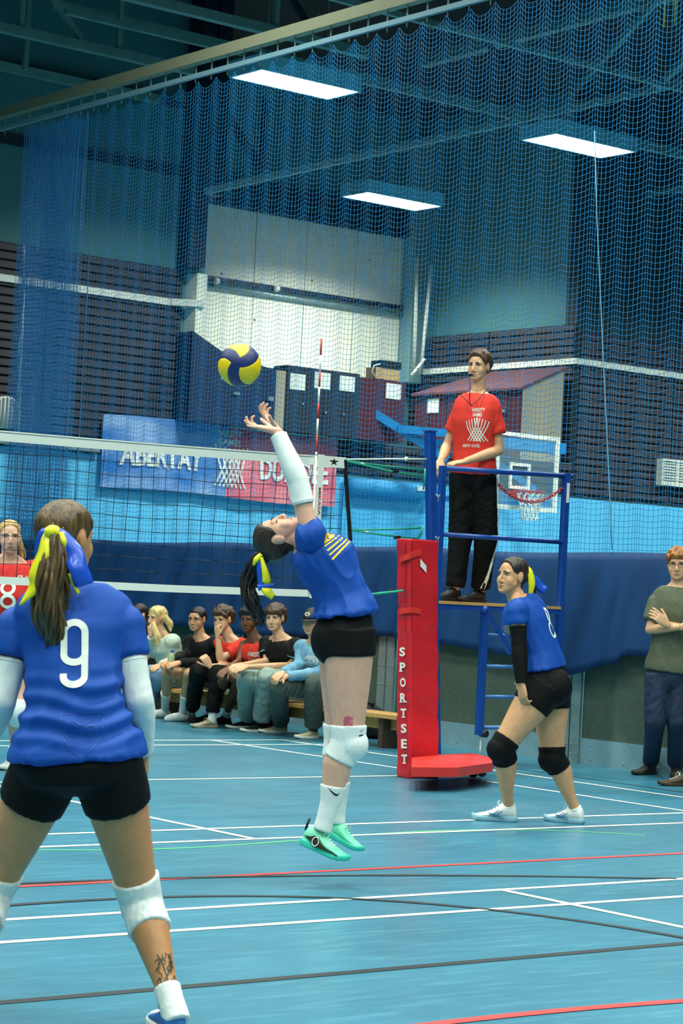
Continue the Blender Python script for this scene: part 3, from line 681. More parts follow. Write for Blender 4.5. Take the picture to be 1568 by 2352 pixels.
# seams and straps
for a in (930, 946):
    MB().ribbon([onpad(a, y, 'f' if a > 941 else 'l') for y in (1246, 1340, 1450)], .006, (0, -1, 0) if a > 941 else (-1, 0, 0)).build('seam', mat('red_dark', '#9c1119', rough=.5), pad)
for y0, y1, yr_ in ((1284, 1276, 1268), (1402, 1400, 1404)):
    s = MB(); P = [onpad(917, y0 + 2, 'l', .012), onpad(940, y1 + 1, 'l', .014), onpad(942, y1, 'f', .012), onpad(967, yr_, 'f', .012)]; w = np.array([0, 0, .022])
    s.add([p + w for p in P] + [p - w for p in P], [(i, i + 4, i + 5, i + 1) for i in range(3)]); so = s.build('strap', mat('red_strap', '#e0362c', rough=.45), pad); so.modifiers.new('thick', 'SOLIDIFY').thickness = .006
lb = MB(); lb.add([onpad(*a, 'f', .008) for a in ((965, 1283), (972, 1292), (979, 1300), (979, 1316), (968, 1304), (965, 1301))], [(5, 4, 3, 2, 1, 0)]); lb.build('torn_label', M_paper, pad, label='torn white sticker')
for i, ch in enumerate('SPORTSET'):
    px, py = 923.5 + .65 * i, 1497 + 35.2 * i
    v, f = text_mesh(ch, 1, .035); lo, hi = v.min(0), v.max(0); m = (lo + hi) / 2; e = hi - lo; mb = MB()
    W, Hh = (13 if ch != 'R' else 14) / 2, 10.5
    pf = [onpad(px + (p[0] - m[0]) / e[0] * 2 * W, py - (p[1] - m[1]) / e[1] * 2 * Hh, 'l', .012) for p in v]
    mb.add(pf, f)
    if ch in 'PRT': # slab serifs
        for s_ in ((0,) if ch == 'T' else (-.3, .35) if ch == 'R' else (-.3,)):
            q = [(px + s_ * W * 2 + a * 4, py + Hh - b * 2.2) for a, b in ((-1, 0), (1, 0), (1, 1), (-1, 1))]; mb.add([onpad(a, b, 'l', .013) for a, b in q], [(0, 1, 2, 3)])
    mb.build('letter', M_white, pad)

# ------------------------------------------------------------------ referee stand
st = empty('referee_stand', (11.7, 12.9, 0), 'blue tubular referee stand with ladder and plywood platform', 'referee stand')
YS, YB = 12.85, 13.42
def S(px, py, y=YS): return at(px, py, y=y)
MB().tube([S(1012, 1075), S(1312, 1094)], .021, 10).build('top_rail', M_blue, st)
MB().tube([S(1008, 1227), S(1300, 1246)], .019, 10).build('mid_rail', M_blue, st)
xr_ = S(1300, 1100)[0]; xl_ = S(1016, 1085)[0]
MB().bar((xr_, YS, .05), (xr_, YS, 2.40), .05, .05, up=(0, 1, 0)).build('post', M_blue, st); MB().box(xr_ - .012, xr_ + .016, YS - .028, YS - .025, 2.16, 2.32).build('sticker', M_white, st, label='white vertical sticker')
MB().bar((xl_, YS, .05), (xl_, YS, 2.36), .045, .045, up=(0, 1, 0)).build('post', M_blue, st)
pz = S(1008, 1380)[2]
MB().box(xl_, xr_ - .02, YS - .03, YS + .42, pz - .022, pz).build('platform', M_wood, st, label='plywood platform'); MB().box(xl_, xr_ - .02, YS - .02, YS + .41, pz - .062, pz - .022).build('platform_frame', M_blue, st)
lx = S(1106, 1550)[0]; zl = S(1100, 1688)[2]
MB().bar((lx, YS, zl), (lx, YS, pz - .06), .058, .04, up=(0, 1, 0)).build('ladder_rail', M_blue, st)
MB().tube([S(1105, 1700), (lx + .01, YS, 0)], .012, 8).build('leg_tube', M_galv, st); MB().tube([(lx + .05, YS - .03, zl + .01), (lx + .05, YS + .03, zl + .01)], .03, 12).build('wheel', M_black, st)
MB().bar(S(1113, 1402), S(1172, 1500), .035, .035).build('brace', M_blue, st); MB().ball(S(1113, 1400, YS - .03), .03, 8, 6).build('brace_bolt', M_blue, st)
for yy in (1457, 1530, 1600, 1671): MB().tube([S(1110, yy), (xr_, YS, S(1110, yy)[2])], .016, 8).build('rung', mat('rung_blue', '#3f74ad', rough=.3, metal=.3), st)
# red chain across the side of the platform
ch = empty('red_chain', S(1220, 1140), 'red plastic chain hanging across the platform side', 'chain')
A_, B_ = at(1140, 1108, y=13.0), at(1300, 1112, y=12.86); nl = 26
curve = [A_ + (B_ - A_) * t - np.array([0, 0, .15]) * 4 * t * (1 - t) for t in np.linspace(0, 1, nl + 1)]
for i in range(nl):
    p, q = curve[i], curve[i + 1]; t = (q - p); L = np.linalg.norm(t); t /= L; w = np.cross(t, (0, 1, 0)) if i % 2 else np.array([0, 1.0, 0]); w = w / np.linalg.norm(w)
    pts = [(p + q) / 2 + t * (L * .72 * math.cos(a)) + w * (.013 * math.sin(a)) for a in np.linspace(0, 2 * math.pi, 12, endpoint=False)]
    MB().tube(pts, .0045, 5, closed=True).build('link', M_hoopred, ch)

# ------------------------------------------------------------------ bench and bags
be = empty('spectator_bench', (12.3, 16.4, 0), 'low wooden gym bench under the seated spectators', 'bench')
MB().box(12.12, 12.44, 14.55, 18.6, .265, .30).build('seat', M_wood, be)
MB().box(12.25, 12.31, 14.65, 18.5, .16, .265).build('beam', M_wood, be)
for y in (14.8, 16.5, 18.3): MB().box(12.16, 12.40, y - .03, y + .03, 0, .265).build('leg', mat('bench_dark', '#4a3828'), be)

# volleyball: eighteen panels in swirling yellow and blue
bc = at(550, 839, d=10.55)
def ball():
    m = bpy.data.materials.new('volleyball_skin'); m.use_nodes = True; nt = m.node_tree; b = nt.nodes['Principled BSDF']; b.inputs['Roughness'].default_value = .38
    ico = bmesh.new(); bmesh.ops.create_icosphere(ico, subdivisions=6, radius=.1045)
    # three blue arms swirling out of a hub that faces the viewer; same pattern on the far side
    n = (CAM - bc) / np.linalg.norm(CAM - bc); r = np.cross((0, 0, 1), n); r /= np.linalg.norm(r); u = np.cross(n, r)
    hub = n * .95 + r * (-.12) + u * .10; hub /= np.linalg.norm(hub); r = np.cross(u, hub); r /= np.linalg.norm(r); u = np.cross(hub, r)
    me = bpy.data.meshes.new('ball_panels'); mats = [mat('ball_yellow', '#f0cf12', rough=.38, bump=.15, bscale=300), mat('ball_blue', '#142a62', rough=.38, bump=.15, bscale=300)]
    for v in ico.verts: pass
    for f in ico.faces:
        c = np.array(f.calc_center_median()); c /= np.linalg.norm(c); s = 1 if c @ hub > 0 else -1
        th = math.acos(max(-1, min(1, abs(c @ hub)))); ph = math.atan2(c @ u, c @ r * s)
        best = min(abs(((ph - a0 - .55 * th + math.pi) % (2 * math.pi)) - math.pi) for a0 in (.05, 1.95, 4.05))
        d = best * math.sin(th); f.material_index = 1 if (d < .26 + .07 * th) else 0; f.smooth = True
    ico.to_mesh(me); ico.free(); [me.materials.append(x) for x in mats]
    o = bpy.data.objects.new('volleyball', me); COL.objects.link(o); o.location = V(bc)
    # seam grooves
    bm = bmesh.new(); bm.from_mesh(me)
    for v in bm.verts:
        k = {f.material_index for f in v.link_faces}
        if len(k) > 1: v.co *= .985
    bm.to_mesh(me); bm.free()
    return tag(o, 'yellow and blue volleyball in mid air above the raised hand', 'ball')
ball()
# ------------------------------------------------------------------ people: one remeshed body each, clothes as children
def nrm(v): v = np.asarray(v, float); return v / (np.linalg.norm(v) + 1e-12)
def remesh(mb, voxel, it=4, fac=.5):
    me = mb.mesh('temporary'); o = bpy.data.objects.new('temporary', me); COL.objects.link(o)
    r = o.modifiers.new('remesh', 'REMESH'); r.mode = 'VOXEL'; r.voxel_size = voxel; r.use_smooth_shade = True
    s = o.modifiers.new('smooth', 'SMOOTH'); s.factor = fac; s.iterations = it
    dg = bpy.context.evaluated_depsgraph_get(); dg.update(); m2 = bpy.data.meshes.new_from_object(o.evaluated_get(dg))
    bpy.data.objects.remove(o); bpy.data.meshes.remove(me)
    v = np.empty(len(m2.vertices) * 3); m2.vertices.foreach_get('co', v); v = v.reshape(-1, 3)
    f = [tuple(p.vertices) for p in m2.polygons]; bpy.data.meshes.remove(m2); return v, f
def vnormals(v, f):
    q = np.array([(a[0], a[1], a[2], a[3] if len(a) > 3 else a[2]) for a in f]); n = np.cross(v[q[:, 2]] - v[q[:, 0]], v[q[:, 3]] - v[q[:, 1]])
    N = np.zeros_like(v)
    for i in range(4): np.add.at(N, q[:, i], n)
    return N / (np.linalg.norm(N, axis=1, keepdims=True) + 1e-12)
def folds(v, amp, freq, seed, axis=(0, 0, 1), stretch=2.2):
    """soft cloth folds: warped sines running along the given axis, in patches"""
    rng = np.random.RandomState(seed); ax = nrm(axis); p = v - np.outer(v @ ax, ax) * (1 - 1 / stretch); w = np.zeros(len(v)); freq = freq * 3.2
    for i in range(5):
        k = rng.randn(3); k = k / np.linalg.norm(k) * freq * rng.uniform(.5, 1.5); q = rng.randn(3); q = q / np.linalg.norm(q) * freq * .35
        w += np.sin(p @ k + rng.rand() * 6 + 1.6 * np.sin(p @ q + rng.rand() * 6)) / (1 + .25 * i)
    patch = .45 + .55 * np.sin(v @ (rng.randn(3) * 6) + rng.rand() * 6) * np.sin(v @ (rng.randn(3) * 8) + rng.rand() * 6)
    w = np.clip(w / 2.4, -1, 1); w = 1 - 2 * np.abs(w) ** .8           # sharp creases, round backs
    return amp * (w * .5 + .5) * (.35 + .65 * np.clip(patch + .3, 0, 1)) 
def mesh_obj(name, v, f, mats, parent, mi=None, **tags):
    me = bpy.data.meshes.new(name); me.from_pydata([tuple(p) for p in v], [], f)
    for m in (mats if isinstance(mats, (list, tuple)) else [mats]): me.materials.append(m)
    if mi is not None: me.polygons.foreach_set('material_index', mi)
    me.polygons.foreach_set('use_smooth', [True] * len(f)); me.update()
    o = bpy.data.objects.new(name, me); COL.objects.link(o); setparent(o, parent); return tag(o, **tags)
def catmull(P, n):
    P = [np.asarray(p, float) for p in P]; Q = [2 * P[0] - P[1]] + P + [2 * P[-1] - P[-2]]; out = []
    for i in range(1, len(Q) - 2):
        for k in range(n):
            t = k / n; a, b, c, d = Q[i - 1:i + 3]
            out.append(.5 * (2 * b + (c - a) * t + (2 * a - 5 * b + 4 * c - d) * t * t + (3 * b - a - 3 * c + d) * t ** 3))
    out.append(P[-1]); return out
def limb(mb, a, b, prof, inflate=0.0, t0=0.0, t1=1.0, n=14, k=10, bulge=None):
    """tapered limb from a to b; prof = [(t, radius)...]; bulge = (vector, [(t, amount)])"""
    a, b = np.asarray(a, float), np.asarray(b, float); ts = np.linspace(t0, t1, k); pt, pr = zip(*prof)
    P = [a + (b - a) * t for t in ts]
    if bulge is not None:
        bt, ba = zip(*bulge[1]); P = [p + np.asarray(bulge[0]) * np.interp(t, bt, ba) for p, t in zip(P, ts)]
    mb.tube(P, [float(np.interp(t, pt, pr)) + inflate for t in ts], n)
ARM_U = [(-.08, .042), (.1, .047), (.35, .043), (.7, .037), (1, .035)]
ARM_F = [(0, .036), (.22, .039), (.5, .034), (.8, .027), (1, .025)]
LEG_U = [(-.05, .092), (.15, .092), (.4, .082), (.75, .064), (1, .055)]
LEG_L = [(0, .054), (.12, .053), (.3, .057), (.5, .049), (.75, .037), (.95, .034), (1, .036)]
TORSO_F = np.array([(-.20, .06, .05, 0), (-.12, .145, .11, -.02), (-.02, .172, .125, -.015), (.10, .165, .115, -.005), (.22, .145, .10, 0), (.38, .122, .090, 0), (.55, .132, .098, .005), (.70, .148, .118, .015), (.84, .155, .098, .005), (.93, .138, .080, 0), (.985, .088, .064, -.004), (1.02, .056, .056, -.004)])
TORSO_M = np.array([(-.20, .06, .05, 0), (-.12, .13, .10, -.015), (-.02, .155, .115, -.01), (.10, .155, .11, 0), (.22, .148, .105, 0), (.38, .142, .10, 0), (.55, .155, .108, .005), (.70, .172, .118, .01), (.84, .178, .105, .005), (.93, .158, .088, 0), (.985, .104, .070, -.004), (1.02, .062, .060, -.004)])

def leg_low(legk, k=1.0):
    """shin profile: the build factor fades out towards the ankle"""
    return [(t, r * k * (1 + (legk - 1) * max(0.0, 1 - max(0, t - .15) / .75))) for t, r in LEG_L]

class Fig:
    def __init__(s, D, sex='f', size=1.0, w=1.0):
        s.D, s.sex, s.size, s.w = D, sex, size, w; s.T = (TORSO_F if sex == 'f' else TORSO_M).copy(); s.jaw = 1.0 if sex == 'f' else 1.09
    def P(s, px, py, dd=0.0): return at(px, py, d=s.D + dd)
    def dirv(s, yaw, p=None):
        """horizontal direction: 0 towards the camera, 90 to picture left, -90 to picture right"""
        p = s.pel if p is None else p; c = -(p - CAM); c[2] = 0; c = nrm(c); l = np.cross(c, (0, 0, 1)); 
        if l @ _r > 0: l = -l
        a = math.radians(yaw); return math.cos(a) * c + math.sin(a) * l
    def frame(s, F, U): F = nrm(F); L = nrm(np.cross(U, F)); return F, np.cross(F, L), L
    def torso(s, mb, s0, s1, inflate=0.0, n=28, steps=26, wide=1.0, flare=0.0):
        V_, rings = [], []; ts = np.linspace(s0, s1, steps)
        sp = s.spine; m = len(sp) - 1
        for t in ts:
            tt = min(max(t, 0), 1) * m; i = min(int(tt), m - 1); fr = tt - i
            tan = nrm(sp[i + 1] - sp[i]); a, b = max(i - 1, 0), min(i + 2, m); tan = nrm(sp[b] - sp[a])
            c = sp[i] + (sp[i + 1] - sp[i]) * fr
            if t < 0: c = sp[0] + nrm(sp[1] - sp[0]) * t * s.tlen
            if t > 1: c = sp[-1] + nrm(sp[-1] - sp[-2]) * (t - 1) * s.tlen
            u = min(max(t, 0), 1); lat = nrm(s.latp * (1 - u) + s.latc * u); lat = nrm(lat - tan * (lat @ tan)); fw = np.cross(lat, tan)
            k = s.size * s.w; hw = np.interp(t, s.T[:, 0], s.T[:, 1]) * k * wide + inflate; hd = np.interp(t, s.T[:, 0], s.T[:, 2]) * k + inflate; off = np.interp(t, s.T[:, 0], s.T[:, 3]) * s.size
            fl = flare * max(0, 1 - (t - s0) / .3); hw += fl; hd += fl
            ring = []
            for q in range(n):
                a = 2 * math.pi * q / n; ca, sa = math.cos(a), math.sin(a)
                ring.append(c + fw * off + lat * hw * np.sign(ca) * abs(ca) ** .85 + fw * hd * np.sign(sa) * abs(sa) ** .85)
            rings.append(ring)
        vv = [p for r in rings for p in r]; K = len(rings)
        f = [(i * n + q, i * n + (q + 1) % n, (i + 1) * n + (q + 1) % n, (i + 1) * n + q) for i in range(K - 1) for q in range(n)]
        f += [list(range(n - 1, -1, -1)), [(K - 1) * n + q for q in range(n)]]; mb.add(vv, f, 0, True, True)
    def setup(s, pel, neck, yawp, yawc=None, mid=(), sw=None, hw=None, latp=None, latc=None, shoulders=None, hips=None, drop=.05):
        s.pel, s.neck = np.asarray(pel), np.asarray(neck); s.tlen = np.linalg.norm(s.neck - s.pel)
        s.spine = catmull([s.pel, *mid, s.neck], 8); yawc = yawp if yawc is None else yawc
        up = nrm(s.neck - s.pel); s.Fp, s.Fc = s.dirv(yawp), s.dirv(yawc)
        s.latp = nrm(np.cross((0, 0, 1), s.Fp)) if latp is None else nrm(latp); s.latc = nrm(np.cross((0, 0, 1), s.Fc)) if latc is None else nrm(latc)
        sw = (sw or (.165 if s.sex == 'f' else .19)) * s.size; hw = (hw or .085) * s.size
        tn = nrm(s.spine[-1] - s.spine[-4]); sc_ = s.neck - tn * drop
        s.SL, s.SR = (sc_ + s.latc * sw, sc_ - s.latc * sw) if shoulders is None else shoulders
        s.HL, s.HR = (s.pel + s.latp * hw, s.pel - s.latp * hw) if hips is None else hips
        s.HL, s.HR = s.HL - np.array([0, 0, .0]), s.HR
    # ---- head
    def head(s, c, F, U):
        s.hc = np.asarray(c, float); s.hF, s.hU, s.hL = s.frame(F, U)
    def hp(s, x, y, z): return s.hc + s.size * s.hs * (s.hL * x + s.hF * y + s.hU * z)
    hs = 1.0
    def head_mesh(s, voxel, jaw=1.0):
        mb = MB(); H = s.hp
        def ell(c, r, n=18, m=12):
            t = MB(); t.ball((0, 0, 0), r, n, m); mb.add([H(c[0] + p[0], c[1] + p[1], c[2] + p[2]) for p in t.v], t.f, 0, True, True)
        ell((0, -.014, .030), (.0765, .099, .084), 24, 16)
        secs = [(.055, .067, -.06, .078), (.025, .070, -.05, .085), (0, .0695, -.045, .0835), (-.03, .066, -.035, .083), (-.055, .060 * jaw, -.022, .081), (-.078, .052 * jaw, -.004, .080), (-.098, .038 * jaw, .020, .0805), (-.110, .024 * jaw, .036, .076), (-.116, .010, .045, .066)]
        n = 26; vv = []
        for z, w, b, f in secs:
            for q in range(n):
                a = 2 * math.pi * q / n; ca, sa = math.cos(a), math.sin(a)
                vv.append(H(w * np.sign(ca) * abs(ca) ** .9, (b + f) / 2 + (f - b) / 2 * np.sign(sa) * abs(sa) ** .9, z))
        K = len(secs); fc = [((i + 1) * n + q, (i + 1) * n + (q + 1) % n, i * n + (q + 1) % n, i * n + q) for i in range(K - 1) for q in range(n)]
        mb.add(vv, fc + [[q for q in range(n)], [(K - 1) * n + q for q in range(n - 1, -1, -1)]], 0, True, True)
        mb.tube([H(0, .080, .012), H(0, .089, -.012), H(0, .097, -.031), H(0, .0985, -.040), H(0, .086, -.047)], [.0095 * s.size, .0095 * s.size, .0110 * s.size, .0112 * s.size, .009 * s.size], 10)
        for x in (-1, 1):
            ell((x * .0115, .086, -.043), (.0085, .011, .0075), 10, 8); ell((x * .032, .072, .020), (.024, .014, .008), 10, 8); ell((x * .036 * jaw, .050, -.036), (.028, .028, .038), 14, 10)
            ell((x * .075, -.008, -.008), (.008, .018, .030), 12, 8)
        ell((0, .082, -.0675), (.0225, .011, .0055), 14, 8); ell((0, .0805, -.0785), (.0195, .011, .0062), 14, 8); ell((0, .074, -.100), (.020, .012, .012), 12, 8)
        nb = s.neckb
        mb.tube([H(0, -.02, -.02), H(0, -.012, -.075), (H(0, -.012, -.075) * .4 + nb * .6), nb - nrm(H(0, 0, 0) - nb) * .03], [.055 * s.nr, .054 * s.nr, .054 * s.nr, .064 * s.nr], 16)
        v, f = remesh(mb, voxel, 3, .45)
        # eye sockets pressed in
        loc = (v - s.hc) / (s.size * s.hs); X, Y, Z = loc @ s.hL, loc @ s.hF, loc @ s.hU
        for x in (-1, 1):
            d2 = ((X - x * .032) / .017) ** 2 + ((Z - .003) / .010) ** 2; k = np.exp(-d2) * (Y > .04) * .0065; v = v - np.outer(k, s.hF) * s.size
        # mouth parting
        k = np.exp(-((X / .02) ** 2 + ((Z + .0728) / .0022) ** 2)) * (Y > .05) * .003; v = v - np.outer(k, s.hF) * s.size
        return v, f
    nr = 1.0; jaw = 1.0
    # ---- hands
    def hand(s, mb, wrist, D, N, side, curl=(20, 25, 30, 35), spread=6, thumb=(40, 25), k=1.0, back=0.0, curls=None):
        """D finger direction, N palm normal, side +1: thumb lies along cross(N, D)"""
        D, N = nrm(D), np.asarray(N, float); N = nrm(N - D * (N @ D)); T = np.cross(N, D) * side; k = k * s.size * (.93 if s.sex == 'f' else 1.02); w = np.asarray(wrist, float)
        # palm as a flattened loft
        secs = [(-.02, .024, .021), (.0, .027, .020), (.03, .036, .017), (.06, .042, .0155), (.085, .041, .013), (.097, .034, .009)]; n = 16; vv = []
        for d, hw, ht in secs:
            for q in range(n):
                a = 2 * math.pi * q / n; ca, sa = math.cos(a), math.sin(a); vv.append(w + k * (D * d + T * hw * np.sign(ca) * abs(ca) ** .8 + N * ht * np.sign(sa) * abs(sa) ** .8))
        K = len(secs); mb.add(vv, [(i * n + q, i * n + (q + 1) % n, (i + 1) * n + (q + 1) % n, (i + 1) * n + q) for i in range(K - 1) for q in range(n)] + [list(range(n - 1, -1, -1)), [(K - 1) * n + q for q in range(n)]], 0, True, True)
        tips = []
        for i, (off, ln, r) in enumerate(((.030, .074, .0085), (.010, .082, .0088), (-.010, .076, .0084), (-.029, .060, .0075))):
            c = math.radians(curl[i]); p = w + k * (D * .082 + T * off); a = math.radians((1.5 - i) * spread); d0 = D * math.cos(a) + T * math.sin(a); pts = [p, p + d0 * k * .012]; ang = 0
            for fr, m in ((.45, .7), (.30, 1.0), (.25, .8)):
                ang += c * m if curls is None else math.radians(curls[i][(.7, 1.0, .8).index(m)])
                q = pts[-1] + k * ln * fr * (d0 * math.cos(ang) + N * math.sin(ang)); pts += [(pts[-1] + q) / 2, q]
            R = np.interp(np.linspace(0, 1, len(pts)), (0, .5, .9, 1), (r * 1.08, r, r * .85, r * .55)) * k
            mb.tube(pts, R, 9); tips.append((pts[-1], pts[-2], d0 * math.cos(ang) + N * math.sin(ang)))
        ta, tb = math.radians(thumb[0]), math.radians(thumb[1]); p = w + k * (D * .022 + T * .026 + N * .006); d0 = D * math.cos(ta) + T * math.sin(ta); d0 = nrm(d0 + N * .35)
        q1 = p + k * .042 * d0; d1 = nrm(d0 * math.cos(tb) + D * math.sin(tb)); q2 = q1 + k * .030 * d1; q3 = q2 + k * .026 * nrm(d1 + N * .15)
        mb.tube([p - d0 * k * .01, p, (p + q1) / 2, q1, q2, (q2 + q3) / 2, q3], [k * x for x in (.012, .0145, .0125, .0105, .0100, .0095, .006)], 10); tips.append((q3, q2, d1)); s.tips = tips; return T
    # ---- shoes: heel and toe on the sole plane
    def shoe(s, parent, heel, toe, up, m_up, m_sole, m_lace, k=1.0, name='shoe', hi=0.0, fat=1.0, **tags):
        heel, toe = np.asarray(heel, float), np.asarray(toe, float); L = np.linalg.norm(toe - heel); D = (toe - heel) / L; up = nrm(np.asarray(up, float) - D * (np.asarray(up, float) @ D)); R = np.cross(D, up); k = L / .29
        def pt(y, x, z): return heel + k * (D * y + fat * (R * x + up * z))
        secs = [(0.004, .020, .050 + hi * .4), (.012, .030, .078 + hi * .8), (.035, .036, .090 + hi), (.075, .038, .092 + hi), (.105, .040, .086 + hi * .7), (.135, .042, .070 + hi * .25), (.165, .045, .058), (.20, .048, .049), (.235, .047, .043), (.262, .040, .037), (.280, .026, .030), (.288, .010, .024)]
        n = 20; vv = []
        for y, w, h in secs:
            for q in range(n):
                a = 2 * math.pi * q / n; ca, sa = math.cos(a), math.sin(a); z = .018 + (h - .018) * (.5 + .5 * sa) ; tap = 1 - .38 * max(0, sa) ** 2 if y > .1 else 1 - .15 * max(0, sa) ** 2
                vv.append(pt(y, w * np.sign(ca) * abs(ca) ** .75 * tap, z))
        K = len(secs); f = [(i * n + q, (i + 1) * n + q, (i + 1) * n + (q + 1) % n, i * n + (q + 1) % n) for i in range(K - 1) for q in range(n)] + [list(range(n)), [(K - 1) * n + q for q in range(n - 1, -1, -1)]]
        mb = MB(); mb.add(vv, f, 0, True, True); o = mb.build(name, m_up, parent, **tags); ss = o.modifiers.new('smooth', 'SUBSURF'); ss.levels = ss.render_levels = 1
        out = [(.0, .018), (.008, .030), (.04, .038), (.09, .037), (.13, .040), (.18, .047), (.22, .050), (.255, .045), (.28, .030), (.293, .012)]
        oc = [(y, x) for y, x in out] + [(y, -x) for y, x in out[::-1]]; m = len(oc); sm = MB(); vs = []
        for z, g in ((0, .985), (.006, 1.02), (.020, 1.03), (.027, .97)):
            for y, x in oc: vs.append(pt(.145 + (y - .145) * g, x * g, z + .012 * max(0, (y - .22) / .07) ** 2 + (.004 if y < .1 else 0) * (z > .01)))
        sm.add(vs, [(j * m + i, j * m + (i + 1) % m, (j + 1) * m + (i + 1) % m, (j + 1) * m + i) for j in range(3) for i in range(m)] + [list(range(m - 1, -1, -1)), [3 * m + i for i in range(m)]], 0, True, True); sm.build('sole', m_sole, o)
        lm = MB()
        for i, y in enumerate((.118, .135, .152, .170, .188)):
            h = np.interp(y, [a[0] for a in secs], [a[2] for a in secs]) + .001; lm.tube([pt(y, -.022, h - .012), pt(y + .004, 0, h + .003), pt(y, .022, h - .012)], .0032 * k, 5)
        y, h = .112, .088 + hi * .6
        for sx in (-1, 1): lm.tube([pt(y, 0, h), pt(y + .01, sx * .02, h + .012), pt(y + .02, sx * .035, h - .004), pt(y + .012, sx * .03, h - .02)], .0022 * k, 5)
        lm.build('laces', m_lace, o, kind='stuff'); s.shoe_pt = pt; return o
    def base(s, label, loc, group=None):
        s.root = empty('person', loc, label, 'person', group); return s.root
    # ---- features of the face
    def face(s, hair_col, iris, look=(0, 0), brow=.9, closed=False):
        H = s.hp; sz = s.size * s.hs
        for x in (-1, 1):
            mb = MB(); t = MB(); t.ball((0, 0, 0), (.0128, .0085, .0050), 14, 8)
            mb.add([H(x * .0315 + p[0], .0715 + p[1], .003 + p[2]) for p in t.v], t.f, 0, True); e = mb.build('eye', s.skin if closed else mat('eye_white', '#b9b6a8', rough=.3), s.root)
            mb = MB(); t = MB(); t.ball((0, 0, 0), (.0055, .0035, .0050), 12, 6); mb.add([H(x * .0315 + look[0] * .004 + p[0], .0785 + p[1], .0035 + look[1] * .002 + p[2]) for p in t.v], t.f, 0, True); closed or mb.build('iris', iris, e)
            mb = MB(); q = (-.003, -.004, -.0045) if closed else (.0085, .0098, .0075); mb.tube([H(x * .0175, .0795, .0025), H(x * .025, .0825, q[0]), H(x * .0325, .0815, q[1]), H(x * .041, .0765, q[2]), H(x * .0465, .071, .001)], [.0008 * sz, .0016 * sz, .0018 * sz, .0017 * sz, .0009 * sz], 6); mb.build('eyelid', mat('lash', '#1a120e'), e)
            mb = MB(); mb.tube([H(x * .013, .0875, .0185), H(x * .024, .0872, .0225), H(x * .036, .0825, .0235), H(x * .048, .073, .018)], [.0022 * sz, .0034 * sz * brow, .0030 * sz * brow, .0012 * sz], 6); mb.build('eyebrow', hair_col, s.root)
    def lips_mi(s, v, f, base=0, lip=1):
        c = np.array([v[list(q)].mean(0) for q in f]); loc = (c - s.hc) / (s.size * s.hs); X, Y, Z = loc @ s.hL, loc @ s.hF, loc @ s.hU
        return np.where((Y > .07) & (np.abs(X) < .024) & (np.abs(Z + .0725) < .0085 * (1 - (X / .026) ** 2)), lip, base)
    # ---- hair: a star-shaped cap that sinks under the skin outside the hairline
    def hair(s, hv, hf, m, thick=.018, front=.055, side=-.02, nape=-.07, rough=.004, seed=1, top=None, side_y=.045, nphi=96, nth=64, freq=38, ramp=.03, fscale=38, straight=False, ear=True, name='hair', **tags):
        bvh = BVHTree.FromPolygons([tuple(p) for p in hv], hf); c0 = s.hp(0, -.012, .012); V_ = []; sz = s.size * s.hs
        for i in range(nth + 1):
            th = math.pi * i / nth
            for j in range(nphi):
                ph = 2 * math.pi * j / nphi; d = np.array([math.sin(th) * math.sin(ph), math.sin(th) * math.cos(ph), math.cos(th)])
                wd = s.hL * d[0] + s.hF * d[1] + s.hU * d[2]; hit = bvh.ray_cast(V(c0 + wd * .35), V(-wd)); r = .35 - hit[3] if hit[0] is not None else .08 * sz
                r = min(r, .125 * sz); x, y, z = d * r / sz + np.array([0, -.012, .012])
                fz = front if abs(x) < .045 else front - (abs(x) - .045) * 1.6          # hairline height over the face
                m1 = (z - fz) / .012 if y > side_y else None
                lim = np.interp(y, (-.09, -.05, -.02, .02, side_y), (nape, nape, side - .03, side, max(side, .02)))
                m2 = (z - lim) / .012; k = m2 if m1 is None else m1
                if m1 is not None and y < side_y + .02: k = m1 * (y - side_y) / .02 + m2 * (1 - (y - side_y) / .02)
                k *= .012; k = min(k, .02 * ((((y + .006) / .024) ** 2 + ((z + .008) / .037) ** 2) ** .5 - 1)) if abs(x) > .05 and ear else k; e = min(max(k / ramp, 0), 1); e = e * e * (3 - 2 * e); t = thick * (1 if top is None else np.interp(z, (-.05, .03, .10), (1, 1, top)))
                q = Vector((x * fscale + seed, y * fscale, z * fscale)); nz_ = noise.noise(q) + .6 * noise.noise(q * 2.3)
                if straight: nz_ = .35 * nz_ + .5 * math.sin(freq * ph + 2 * noise.noise(q * .5) * 3)
                t = (t + rough * nz_) * e - .012 * min(max(-k / .008, 0), 1)
                V_.append(c0 + wd * (r + t * sz))
        f = [(i * nphi + j, (i + 1) * nphi + j, (i + 1) * nphi + (j + 1) % nphi, i * nphi + (j + 1) % nphi) for i in range(nth) for j in range(nphi)]
        return mesh_obj(name, np.array(V_), f, m, s.root, **tags)
    calfb = .012
    def bulge(s, H_, K_, A_):
        n_ = np.cross(np.cross(A_ - K_, K_ - H_), A_ - K_); bk = nrm(n_) if np.linalg.norm(n_) > 1e-4 else -s.Fp
        return (bk * (-1 if bk @ s.Fp > 0 else 1), [(0, 0), (.3, s.calfb * s.size), (.7, 0), (1, 0)])
